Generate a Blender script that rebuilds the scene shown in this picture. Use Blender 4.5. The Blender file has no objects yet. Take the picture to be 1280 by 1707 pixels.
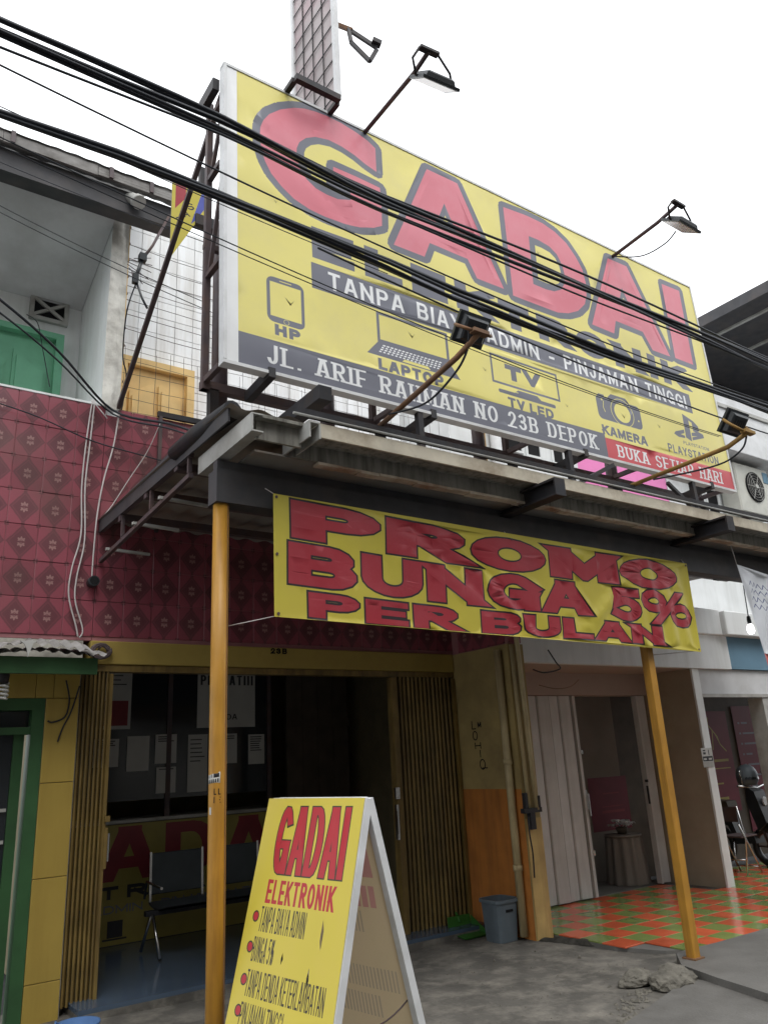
import bpy, bmesh, math, random
from mathutils import Vector, Matrix, noise
from mathutils.geometry import delaunay_2d_cdt
random.seed(7)
R = math.radians
scene = bpy.context.scene
C = scene.collection

# ------------------------------------------------------------------ camera
cam_d = bpy.data.cameras.new('camera'); cam = bpy.data.objects.new('camera', cam_d); C.objects.link(cam)
F = 1295.0
_ax = Vector((1932.0, 316.5, F)).normalized()
_az = Vector((-220.0, -4053.5, F)).normalized()
_ax = (_ax - _az * _ax.dot(_az)).normalized(); _ay = _az.cross(_ax)
_rot = Matrix((_ax, _ay, _az))                     # rows: world axes seen from the lens
right, down, fwd = (Vector((_rot[0][i], _rot[1][i], _rot[2][i])) for i in range(3))
cam.matrix_world = Matrix(((right.x, -down.x, -fwd.x, 0), (right.y, -down.y, -fwd.y, 0), (right.z, -down.z, -fwd.z, 1.55), (0, 0, 0, 1)))
cam_d.sensor_fit = 'HORIZONTAL'; cam_d.sensor_width = 36; cam_d.lens = 36 * F / 1280
cam_d.clip_start = 0.05; cam_d.clip_end = 2000
scene.camera = cam

# ------------------------------------------------------------------ sky, sun, exposure (overcast noon)
world = bpy.data.worlds.new('World'); scene.world = world; world.use_nodes = True
nt = world.node_tree; nt.nodes.clear()
sky = nt.nodes.new('ShaderNodeTexSky'); sky.sky_type = 'NISHITA'; sky.sun_disc = False
sky.sun_elevation = R(58); sky.sun_rotation = R(160); sky.dust_density = 4.0
hs = nt.nodes.new('ShaderNodeHueSaturation'); hs.inputs['Saturation'].default_value = 0.25
mx = nt.nodes.new('ShaderNodeMix'); mx.data_type = 'RGBA'; mx.inputs[0].default_value = 0.86
mx.inputs[7].default_value = (11.6, 11.9, 12.2, 1)     # the even cloud layer
bg = nt.nodes.new('ShaderNodeBackground'); bg.inputs['Strength'].default_value = 0.1
wo = nt.nodes.new('ShaderNodeOutputWorld')
nt.links.new(sky.outputs[0], hs.inputs['Color']); nt.links.new(hs.outputs[0], mx.inputs[6])
nt.links.new(mx.outputs[2], bg.inputs[0]); nt.links.new(bg.outputs[0], wo.inputs[0])
sun_d = bpy.data.lights.new('sun', 'SUN'); sun_d.energy = 0.7; sun_d.angle = R(25); sun_d.color = (1.0, 0.97, 0.92)
sun = bpy.data.objects.new('sun', sun_d); C.objects.link(sun)
sun.rotation_euler = (R(32), 0, R(-20))
scene.view_settings.view_transform = 'Standard'; scene.view_settings.look = 'None'
scene.view_settings.exposure = 0.84; scene.view_settings.gamma = 1.0

# ------------------------------------------------------------------ materials
MATS = {}
def mat(name, col, rough=0.6, var=0.12, scale=6.0, bump=0.0, bscale=40.0, metal=0.0, spec=0.3,
        dirt=None, dscale=3.0, damt=0.5, streak=False, emit=None, rnd=0.0, trans=0.0):
    """colour + grain + stains, all by world position"""
    if name in MATS: return MATS[name]
    m = bpy.data.materials.new(name); m.use_nodes = True
    t = m.node_tree; n = t.nodes; l = t.links; b = n['Principled BSDF']
    b.inputs['Roughness'].default_value = rough; b.inputs['Metallic'].default_value = metal
    b.inputs['Specular IOR Level'].default_value = spec
    geo = n.new('ShaderNodeNewGeometry')
    no = n.new('ShaderNodeTexNoise'); no.inputs['Scale'].default_value = scale; no.inputs['Detail'].default_value = 5
    l.new(geo.outputs['Position'], no.inputs['Vector'])
    rmp = n.new('ShaderNodeMapRange'); rmp.inputs[1].default_value = 0.3; rmp.inputs[2].default_value = 0.7
    rmp.inputs[3].default_value = 1 - var; rmp.inputs[4].default_value = 1 + var
    l.new(no.outputs[0], rmp.inputs[0])
    mul = n.new('ShaderNodeMix'); mul.data_type = 'RGBA'; mul.blend_type = 'MULTIPLY'; mul.inputs[0].default_value = 1
    mul.inputs[6].default_value = (*col, 1); l.new(rmp.outputs[0], mul.inputs[7])
    out = mul.outputs[2]
    if rnd:
        oi = n.new('ShaderNodeObjectInfo'); r2 = n.new('ShaderNodeMapRange')
        r2.inputs[3].default_value = 1 - rnd; r2.inputs[4].default_value = 1 + rnd
        l.new(oi.outputs['Random'], r2.inputs[0])
        m2 = n.new('ShaderNodeMix'); m2.data_type = 'RGBA'; m2.blend_type = 'MULTIPLY'; m2.inputs[0].default_value = 1
        l.new(out, m2.inputs[6]); l.new(r2.outputs[0], m2.inputs[7]); out = m2.outputs[2]
    if dirt:
        mp = n.new('ShaderNodeMapping'); l.new(geo.outputs['Position'], mp.inputs[0])
        mp.inputs['Scale'].default_value = (4, 4, 0.35) if streak else (1, 1, 1)
        d = n.new('ShaderNodeTexNoise'); d.inputs['Scale'].default_value = dscale; d.inputs['Detail'].default_value = 7
        d.inputs['Roughness'].default_value = 0.65
        l.new(mp.outputs[0], d.inputs['Vector'])
        dr = n.new('ShaderNodeMapRange'); dr.inputs[1].default_value = 0.45; dr.inputs[2].default_value = 0.72
        dr.inputs[3].default_value = 0; dr.inputs[4].default_value = damt; l.new(d.outputs[0], dr.inputs[0])
        dm = n.new('ShaderNodeMix'); dm.data_type = 'RGBA'; l.new(dr.outputs[0], dm.inputs[0])
        l.new(out, dm.inputs[6]); dm.inputs[7].default_value = (*dirt, 1); out = dm.outputs[2]
    l.new(out, b.inputs['Base Color'])
    if bump:
        bn = n.new('ShaderNodeTexNoise'); bn.inputs['Scale'].default_value = bscale; bn.inputs['Detail'].default_value = 4
        l.new(geo.outputs['Position'], bn.inputs['Vector'])
        bp = n.new('ShaderNodeBump'); bp.inputs['Strength'].default_value = bump; bp.inputs['Distance'].default_value = 0.01
        l.new(bn.outputs[0], bp.inputs['Height']); l.new(bp.outputs[0], b.inputs['Normal'])
    if emit:
        b.inputs['Emission Color'].default_value = (*emit[:3], 1); b.inputs['Emission Strength'].default_value = emit[3]
    if trans:
        tr = n.new('ShaderNodeBsdfTranslucent'); l.new(out, tr.inputs[0]); ms = n.new('ShaderNodeMixShader'); ms.inputs[0].default_value = trans
        l.new(b.outputs[0], ms.inputs[1]); l.new(tr.outputs[0], ms.inputs[2]); l.new(ms.outputs[0], n['Material Output'].inputs[0])
    MATS[name] = m
    return m

def tile_mat():
    """glazed red wall tile: a dark lozenge with a pale rosette, by the tile's own coordinates"""
    m = bpy.data.materials.new('red_motif_tile'); m.use_nodes = True
    t = m.node_tree; n = t.nodes; l = t.links; b = n['Principled BSDF']
    tc = n.new('ShaderNodeTexCoord'); sp = n.new('ShaderNodeSeparateXYZ'); l.new(tc.outputs['Object'], sp.inputs[0])
    def mth(op, a, bb=None, c=None):
        k = n.new('ShaderNodeMath'); k.operation = op
        for i, v in enumerate((a, bb, c)):
            if v is None: continue
            if isinstance(v, (int, float)): k.inputs[i].default_value = v
            else: l.new(v, k.inputs[i])
        return k.outputs[0]
    ax = mth('ABSOLUTE', mth('DIVIDE', sp.outputs[0], 0.115)); az = mth('ABSOLUTE', mth('DIVIDE', sp.outputs[2], 0.1417))
    d = mth('ADD', ax, az)
    geo = n.new('ShaderNodeNewGeometry'); no = n.new('ShaderNodeTexNoise'); no.inputs['Scale'].default_value = 30
    l.new(geo.outputs['Position'], no.inputs['Vector'])
    dn = mth('ADD', d, mth('MULTIPLY', mth('SUBTRACT', no.outputs[0], 0.5), 0.12))
    def step(v, lo, hi):
        k = n.new('ShaderNodeMapRange'); k.interpolation_type = 'SMOOTHSTEP'; l.new(v, k.inputs[0])
        k.inputs[1].default_value = lo; k.inputs[2].default_value = hi; return k.outputs[0]
    def mix(f, a, c):
        k = n.new('ShaderNodeMix'); k.data_type = 'RGBA'; l.new(f, k.inputs[0])
        for i, v in ((6, a), (7, c)):
            if isinstance(v, tuple): k.inputs[i].default_value = (*v, 1)
            else: l.new(v, k.inputs[i])
        return k.outputs[2]
    red = (0.27, 0.070, 0.092); dark = (0.145, 0.050, 0.060); mid = (0.185, 0.06, 0.072)
    inner = step(dn, 0.90, 1.0); ring1 = mth('MULTIPLY', step(dn, 0.70, 0.76), mth('SUBTRACT', 1, step(dn, 0.80, 0.86)))
    col = mix(inner, mix(ring1, dark, mid), red)
    # small square in the tile corners (where four tiles meet) and the ray cross
    cor = mth('MULTIPLY', step(ax, 0.84, 0.87), step(az, 0.86, 0.89)); col = mix(cor, col, dark)
    # dark pointed tips top and bottom of the lozenge
    tip = mth('MULTIPLY', step(az, 0.82, 0.86), mth('SUBTRACT', 1, step(ax, 0.08, 0.13))); col = mix(tip, col, dark)
    # rosette: petals by angle
    px = mth('DIVIDE', sp.outputs[0], 0.115); pz = mth('DIVIDE', sp.outputs[2], 0.1417)
    rr = mth('SQRT', mth('ADD', mth('MULTIPLY', px, px), mth('MULTIPLY', pz, pz)))
    an = mth('ARCTAN2', pz, px); pet = mth('ADD', 0.265, mth('MULTIPLY', mth('COSINE', mth('MULTIPLY', an, 8)), 0.05))
    ros = mth('MULTIPLY', mth('LESS_THAN', rr, pet), mth('GREATER_THAN', az, 0.05))
    ros = mth('MULTIPLY', ros, mth('GREATER_THAN', mth('ABSOLUTE', mth('SUBTRACT', rr, 0.10)), 0.014))
    col = mix(mth('MULTIPLY', ros, 0.6), col, (0.42, 0.25, 0.23))
    # wear: greenish-brown stains over a few places, and a random tone for each tile
    st = n.new('ShaderNodeTexNoise'); st.inputs['Scale'].default_value = 1.3; st.inputs['Detail'].default_value = 6
    l.new(geo.outputs['Position'], st.inputs['Vector'])
    col = mix(mth('MULTIPLY', step(st.outputs[0], 0.48, 0.72), 0.5), col, (0.12, 0.075, 0.065))
    oi = n.new('ShaderNodeObjectInfo'); mr = n.new('ShaderNodeMapRange'); l.new(oi.outputs['Random'], mr.inputs[0])
    mr.inputs[3].default_value = 0.86; mr.inputs[4].default_value = 1.12
    k = n.new('ShaderNodeMix'); k.data_type = 'RGBA'; k.blend_type = 'MULTIPLY'; k.inputs[0].default_value = 1
    l.new(col, k.inputs[6]); l.new(mr.outputs[0], k.inputs[7])
    l.new(k.outputs[2], b.inputs['Base Color'])
    b.inputs['Roughness'].default_value = 0.3; b.inputs['Specular IOR Level'].default_value = 0.45
    return m

M_red_tile = tile_mat()
M_grout = mat('grout', (0.34, 0.15, 0.16), 0.8)
M_white = mat('white_paint', (0.76, 0.78, 0.78), 0.7, 0.06, 3, dirt=(0.48, 0.48, 0.45), damt=0.45, streak=True, dscale=1.2)
M_wtile = mat('white_glazed_tile', (0.83, 0.85, 0.86), 0.35, 0.05, 2, rnd=0.05, dirt=(0.50, 0.47, 0.42), damt=0.75, dscale=1.5, streak=True)
M_wgrout = mat('white_tile_grout', (0.55, 0.56, 0.56), 0.9)
M_plaster = mat('old_plaster', (0.50, 0.48, 0.42), 0.85, 0.2, 6, bump=0.4, bscale=25, dirt=(0.22, 0.20, 0.17), damt=0.8, dscale=4)
M_peel = mat('peeling_white', (0.66, 0.65, 0.60), 0.8, 0.15, 10, bump=0.5, bscale=30, dirt=(0.30, 0.28, 0.25), damt=0.7, dscale=6)
M_ceil = mat('grey_ceiling', (0.60, 0.61, 0.62), 0.9, 0.10, 2, dirt=(0.34, 0.33, 0.32), damt=0.6, dscale=1.5)
M_green = mat('green_door_paint', (0.15, 0.42, 0.26), 0.45, 0.10, 4, dirt=(0.08, 0.25, 0.14), damt=0.5)
M_dgreen = mat('dark_green_paint', (0.042, 0.115, 0.045), 0.5, 0.15, 4, dirt=(0.03, 0.06, 0.03), damt=0.5)
M_yellowp = mat('yellow_panel', (0.42, 0.30, 0.07), 0.35, 0.06, 3, dirt=(0.28, 0.18, 0.04), damt=0.35, streak=True, dscale=2)
M_ydoor = mat('ochre_door_paint', (0.74, 0.52, 0.22), 0.5, 0.1, 4, dirt=(0.45, 0.28, 0.10), damt=0.4)
M_ybeam = mat('yellow_lintel', (0.38, 0.28, 0.07), 0.6, 0.15, 3, dirt=(0.20, 0.13, 0.04), damt=0.6)
M_gate = mat('brown_yellow_gate', (0.20, 0.135, 0.042), 0.4, 0.25, 5, spec=0.4, dirt=(0.06, 0.04, 0.02), damt=0.85, streak=True, dscale=3)
M_post = mat('ochre_post', (0.43, 0.215, 0.030), 0.38, 0.12, 6, spec=0.4, dirt=(0.20, 0.09, 0.02), damt=0.7, streak=True, dscale=4)
M_black = mat('black_steel', (0.022, 0.022, 0.026), 0.55, 0.3, 8, dirt=(0.07, 0.045, 0.03), damt=0.5, dscale=5)
M_dsteel = mat('dark_brown_steel', (0.085, 0.065, 0.07), 0.55, 0.2, 8, dirt=(0.13, 0.07, 0.045), damt=0.6, dscale=6)
M_rust = mat('rusty_pipe', (0.16, 0.095, 0.06), 0.65, 0.25, 12, dirt=(0.24, 0.11, 0.04), damt=0.8, dscale=9)
M_ochrepipe = mat('ochre_pipe', (0.33, 0.20, 0.06), 0.6, 0.2, 12, dirt=(0.14, 0.07, 0.03), damt=0.7, dscale=9)
M_cream = mat('cream_gutter', (0.66, 0.60, 0.48), 0.6, 0.12, 5, dirt=(0.28, 0.21, 0.14), damt=0.8, dscale=3, streak=False)
M_grime = mat('streaked_grey_gutter', (0.26, 0.25, 0.22), 0.7, 0.15, 5, dirt=(0.05, 0.045, 0.035), damt=0.9, dscale=5, streak=True)
M_sheet = mat('soffit_sheet', (0.24, 0.225, 0.205), 0.6, 0.2, 3, dirt=(0.30, 0.17, 0.09), damt=0.6, dscale=2.0)
M_roofs = mat('dark_roof_sheet', (0.055, 0.055, 0.06), 0.55, 0.2, 5, dirt=(0.12, 0.10, 0.09), damt=0.5)
M_grey = mat('light_grey_channel', (0.42, 0.42, 0.40), 0.55, 0.15, 5, dirt=(0.18, 0.16, 0.13), damt=0.7)
M_corr = mat('weathered_corrugated', (0.29, 0.28, 0.27), 0.8, 0.25, 6, dirt=(0.11, 0.10, 0.09), damt=0.8, dscale=4)
M_conc = mat('concrete', (0.115, 0.108, 0.096), 0.85, 0.30, 2.2, bump=0.8, bscale=30, dirt=(0.27, 0.25, 0.215), damt=0.9, dscale=4.5)
M_conc2 = mat('smooth_concrete', (0.15, 0.145, 0.135), 0.8, 0.12, 4, bump=0.35, bscale=60, dirt=(0.085, 0.08, 0.072), damt=0.6, dscale=2.5)
M_asph = mat('asphalt', (0.055, 0.055, 0.056), 0.85, 0.2, 8, bump=0.5, bscale=90)
M_rock = mat('broken_concrete', (0.15, 0.14, 0.118), 0.9, 0.3, 14, bump=0.9, bscale=45)
M_black_cable = mat('black_cable', (0.024, 0.028, 0.036), 0.5, 0.1)
M_white_cable = mat('white_cable', (0.50, 0.47, 0.46), 0.5, 0.1)
M_blue_floor = mat('blue_floor_tile', (0.07, 0.10, 0.145), 0.18, 0.15, 3, spec=0.5)
M_dark_wall = mat('shop_inner_wall', (0.20, 0.17, 0.10), 0.8, 0.15)
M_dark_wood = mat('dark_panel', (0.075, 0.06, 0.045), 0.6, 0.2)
M_orange_wall = mat('orange_wall_paint', (0.44, 0.165, 0.035), 0.7, 0.15, 4, dirt=(0.20, 0.08, 0.03), damt=0.7, streak=True, dscale=2.5)
M_tan_wall = mat('tan_wall_paint', (0.36, 0.27, 0.11), 0.75, 0.15, 3, dirt=(0.17, 0.12, 0.06), damt=0.6, dscale=2.5)
M_pipe = mat('painted_pipe', (0.47, 0.38, 0.21), 0.5, 0.15, 5, dirt=(0.24, 0.16, 0.08), damt=0.6, streak=True)
M_tanpost = mat('tan_end_face', (0.50, 0.34, 0.13), 0.65, 0.15, 6, dirt=(0.26, 0.15, 0.06), damt=0.6, streak=True)
M_doorw = mat('white_folding_door', (0.56, 0.55, 0.54), 0.5, 0.08, 4, dirt=(0.36, 0.34, 0.32), damt=0.4, streak=True)
M_pink = mat('dusty_pink_wall', (0.42, 0.33, 0.29), 0.75, 0.1, 3, dirt=(0.28, 0.21, 0.18), damt=0.4)
M_brownw = mat('beige_wall', (0.38, 0.31, 0.23), 0.75, 0.1, 2.5, dirt=(0.27, 0.21, 0.15), damt=0.4)
M_blue = mat('steel_blue_wall', (0.13, 0.24, 0.33), 0.7, 0.1, 3)
M_hotpink = mat('pink_vinyl', (0.78, 0.22, 0.50), 0.45, 0.06, 2)
M_hole = mat('black_void', (0.01, 0.01, 0.011), 0.9)
M_orange_t = mat('orange_floor_tile', (0.66, 0.13, 0.055), 0.16, 0.1, 4, spec=0.5, rnd=0.12, dirt=(0.28, 0.08, 0.04), damt=0.4)
M_green_t = mat('green_floor_tile', (0.22, 0.29, 0.085), 0.16, 0.1, 4, spec=0.5, rnd=0.12, dirt=(0.12, 0.15, 0.06), damt=0.4)
M_maroon = mat('maroon_poster', (0.14, 0.018, 0.032), 0.5, 0.1)
M_paper = mat('paper', (0.50, 0.50, 0.48), 0.8, 0.06)
M_glass = mat('dark_glass', (0.02, 0.025, 0.03), 0.08, 0.05, spec=0.5)
M_chrome = mat('scratched_chrome', (0.55, 0.55, 0.55), 0.25, 0.15, metal=1.0)
M_bin = mat('slate_plastic', (0.105, 0.13, 0.15), 0.45, 0.15)
M_greenpl = mat('green_plastic', (0.03, 0.12, 0.02), 0.45, 0.15)
M_lampb = mat('black_lamp_housing', (0.02, 0.024, 0.028), 0.38, 0.15, spec=0.5)
M_lens = mat('lamp_glass', (0.55, 0.57, 0.58), 0.12, 0.05, spec=0.5)
M_acw = mat('off_white_casing', (0.50, 0.50, 0.45), 0.5, 0.1)
M_wframe = mat('white_sign_frame', (0.66, 0.67, 0.68), 0.5, 0.08, 5, dirt=(0.40, 0.40, 0.38), damt=0.5)
M_vprint = mat('faded_vinyl_back', (0.42, 0.37, 0.37), 0.5, 0.22, 2.2, dirt=(0.46, 0.27, 0.31), damt=0.7, dscale=1.6)
# prints
V = dict(rough=0.42, spec=0.35)
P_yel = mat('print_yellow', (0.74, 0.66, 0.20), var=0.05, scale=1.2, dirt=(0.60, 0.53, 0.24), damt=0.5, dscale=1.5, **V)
P_red = mat('print_hazy_faded_red', (0.64, 0.175, 0.225), var=0.06, scale=1.5, dirt=(0.64, 0.26, 0.31), damt=0.6, dscale=1.5, **V)  # faded red, lightened further to paint in the haze over the billboard
P_gry = mat('print_hazy_faded_black', (0.145, 0.15, 0.185), var=0.08, scale=2, **V)  # faded black, its lift also carries the billboard's haze
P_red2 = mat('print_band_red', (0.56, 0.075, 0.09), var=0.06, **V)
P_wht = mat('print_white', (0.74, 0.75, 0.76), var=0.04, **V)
Q_yel = mat('banner_yellow', (0.54, 0.46, 0.060), var=0.06, scale=2, dirt=(0.50, 0.40, 0.07), damt=0.4, **V)
Q_red = mat('banner_red', (0.35, 0.030, 0.044), var=0.08, scale=2, dirt=(0.40, 0.07, 0.09), damt=0.5, **V)
Q_blk = mat('banner_black', (0.030, 0.022, 0.026), var=0.1, **V)
S_yel = mat('board_yellow', (0.62, 0.51, 0.06), var=0.05, scale=2, dirt=(0.58, 0.46, 0.08), damt=0.5, dscale=4, **V)
S_red = mat('board_red', (0.44, 0.024, 0.034), var=0.06, **V)
S_blk = mat('board_black', (0.045, 0.035, 0.020), var=0.1, **V)
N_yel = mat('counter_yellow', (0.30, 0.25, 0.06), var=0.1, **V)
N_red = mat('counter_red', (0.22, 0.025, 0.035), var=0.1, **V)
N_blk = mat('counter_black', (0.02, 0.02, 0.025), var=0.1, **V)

# ------------------------------------------------------------------ object helpers
def wloc(o):
    v = Vector((0, 0, 0))
    while o is not None: v += o.location; o = o.parent
    return v
def thing(name, label, cat, loc, group=None):
    o = bpy.data.objects.new(name, None); o.empty_display_size = 0.1; C.objects.link(o); o.location = loc
    o['label'] = label; o['category'] = cat
    if group: o['group'] = group
    return o
def tag(o, label, cat, group=None):
    o['label'] = label; o['category'] = cat
    if group: o['group'] = group
    return o
def structure(o): o['kind'] = 'structure'; return o

class MB:
    """collects shapes in world coordinates; build() links them as one mesh object"""
    def __init__(s): s.v = []; s.f = []; s.m = []; s.sm = []
    def add(s, vs, fs, mi=0, smooth=False):
        k = len(s.v); s.v += [tuple(v) for v in vs]
        for f in fs: s.f.append(tuple(i + k for i in f)); s.m.append(mi); s.sm.append(smooth)
        return s
    def box(s, x0, x1, y0, y1, z0, z1, mi=0, ch=0.0):
        if ch:
            vs = []; 
            for x, sx in ((x0, 1), (x1, -1)):
                for y, sy in ((y0, 1), (y1, -1)):
                    for z, sz in ((z0, 1), (z1, -1)):
                        vs += [(x, y + sy * ch, z + sz * ch), (x + sx * ch, y, z + sz * ch), (x + sx * ch, y + sy * ch, z)]
            bm = bmesh.new()
            for v in vs: bm.verts.new(v)
            bmesh.ops.convex_hull(bm, input=bm.verts); bm.verts.index_update()
            s.add([v.co[:] for v in bm.verts], [[v.index for v in f.verts] for f in bm.faces], mi); bm.free()
            return s
        v = [(x0, y0, z0), (x1, y0, z0), (x1, y1, z0), (x0, y1, z0), (x0, y0, z1), (x1, y0, z1), (x1, y1, z1), (x0, y1, z1)]
        return s.add(v, [(0, 3, 2, 1), (4, 5, 6, 7), (0, 1, 5, 4), (1, 2, 6, 5), (2, 3, 7, 6), (3, 0, 4, 7)], mi)
    def bar(s, p, q, w, h=None, up=(0, 0, 1), mi=0):
        h = w if h is None else h
        p, q = Vector(p), Vector(q); d = (q - p).normalized(); u = Vector(up)
        if abs(d.dot(u)) > 0.98: u = Vector((0, 1, 0))
        a = d.cross(u).normalized() * (w / 2); b = a.cross(d).normalized() * (h / 2)
        v = [e + sa * a + sb * b for e in (p, q) for sa, sb in ((-1, -1), (1, -1), (1, 1), (-1, 1))]
        return s.add(v, [(0, 1, 2, 3), (7, 6, 5, 4), (0, 4, 5, 1), (1, 5, 6, 2), (2, 6, 7, 3), (3, 7, 4, 0)], mi)
    def tube(s, pts, r, n=8, mi=0, caps=True):
        pts = [Vector(p) for p in pts]; rs = r if isinstance(r, (list, tuple)) else [r] * len(pts)
        k = len(s.v); u = None
        for i, p in enumerate(pts):
            d = (pts[min(i + 1, len(pts) - 1)] - pts[max(i - 1, 0)]).normalized()
            if u is None:
                u = Vector((0, 0, 1)) if abs(d.z) < 0.9 else Vector((1, 0, 0))
            u = (u - d * d.dot(u)).normalized(); w = d.cross(u)
            for j in range(n):
                a = 2 * math.pi * j / n; s.v.append(tuple(p + (u * math.cos(a) + w * math.sin(a)) * rs[i]))
        for i in range(len(pts) - 1):
            for j in range(n):
                s.f.append((k + i * n + j, k + i * n + (j + 1) % n, k + (i + 1) * n + (j + 1) % n, k + (i + 1) * n + j)); s.m.append(mi); s.sm.append(True)
        if caps:
            s.f.append(tuple(k + j for j in range(n))[::-1]); s.m.append(mi); s.sm.append(False)
            e = k + (len(pts) - 1) * n; s.f.append(tuple(e + j for j in range(n))); s.m.append(mi); s.sm.append(False)
        return s
    def prism(s, pts, ext, mi=0):
        """polygon (list of 3-D points) pushed along ext"""
        n = len(pts); e = Vector(ext); v = [Vector(p) for p in pts]; v += [p + e for p in v[:n]]
        return s.add(v, [tuple(range(n))[::-1], tuple(range(n, 2 * n))] + [(i, (i + 1) % n, n + (i + 1) % n, n + i) for i in range(n)], mi)
    def grid(s, fn, nu, nv, mi=0, smooth=True):
        k = [fn(i / nu, j / nv) for j in range(nv + 1) for i in range(nu + 1)]
        return s.add(k, [(j * (nu + 1) + i, j * (nu + 1) + i + 1, (j + 1) * (nu + 1) + i + 1, (j + 1) * (nu + 1) + i) for j in range(nv) for i in range(nu)], mi, smooth)
    def lathe(s, c, prof, n=16, mi=0):
        k = len(s.v); m = len(prof)
        s.v += [(c[0] + max(r, 1e-4) * math.cos(2 * math.pi * j / n), c[1] + max(r, 1e-4) * math.sin(2 * math.pi * j / n), c[2] + z) for r, z in prof for j in range(n)]
        for i in range(m - 1):
            for j in range(n): s.f.append((k + i * n + j, k + i * n + (j + 1) % n, k + (i + 1) * n + (j + 1) % n, k + (i + 1) * n + j)); s.m.append(mi); s.sm.append(True)
        for e, rv in ((k, True), (k + (m - 1) * n, False)):
            f = tuple(e + j for j in range(n)); s.f.append(f[::-1] if rv else f); s.m.append(mi); s.sm.append(False)
        return s
    def build(s, name, mats, parent=None, fix=True):
        o0 = wloc(parent) if parent else Vector((0, 0, 0))
        me = bpy.data.meshes.new(name)
        if not parent:
            xs = [v[0] for v in s.v]; ys = [v[1] for v in s.v]; zs = [v[2] for v in s.v]
            org = Vector(((min(xs) + max(xs)) / 2, (min(ys) + max(ys)) / 2, min(zs)))
        else: org = o0
        me.from_pydata([(v[0] - org.x, v[1] - org.y, v[2] - org.z) for v in s.v], [], s.f)
        for m in (mats if isinstance(mats, (list, tuple)) else [mats]): me.materials.append(m)
        for p, mi, sm in zip(me.polygons, s.m, s.sm): p.material_index = mi; p.use_smooth = sm
        if fix:
            bm = bmesh.new(); bm.from_mesh(me); bmesh.ops.recalc_face_normals(bm, faces=bm.faces); bm.to_mesh(me); bm.free()
        me.update()
        o = bpy.data.objects.new(name, me); C.objects.link(o)
        if parent: o.parent = parent
        else: o.location = org
        return o
def piece(name, me, parent, loc):
    o = bpy.data.objects.new(name, me); C.objects.link(o); o.parent = parent; o.location = Vector(loc) - wloc(parent); return o
def box(name, m, parent, *b, ch=0.0): return MB().box(*b, ch=ch).build(name, m, parent)
def bar(name, m, parent, p, q, w, h=None, up=(0, 0, 1)): return MB().bar(p, q, w, h, up).build(name, m, parent)
def tube(name, m, parent, pts, r, n=8): return MB().tube(pts, r, n).build(name, m, parent)
def sag(p, q, d, n=24, wob=0.0):
    p, q = Vector(p), Vector(q); out = []
    for i in range(n + 1):
        t = i / n; v = p.lerp(q, t); v.z -= d * 4 * t * (1 - t)
        if wob: v += noise.noise_vector(v * 3.1) * wob * math.sin(math.pi * t)
        out.append(v)
    return out
def smoothpath(pts, n=6):
    pts = [Vector(p) for p in pts]; out = []
    for i in range(len(pts) - 1):
        a, b, c, d = pts[max(i - 1, 0)], pts[i], pts[i + 1], pts[min(i + 2, len(pts) - 1)]
        for k in range(n):
            t = k / n; out.append(0.5 * ((2 * b) + (c - a) * t + (2 * a - 5 * b + 4 * c - d) * t * t + (3 * b - a - 3 * c + d) * t ** 3))
    return out + [pts[-1]]

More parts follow.
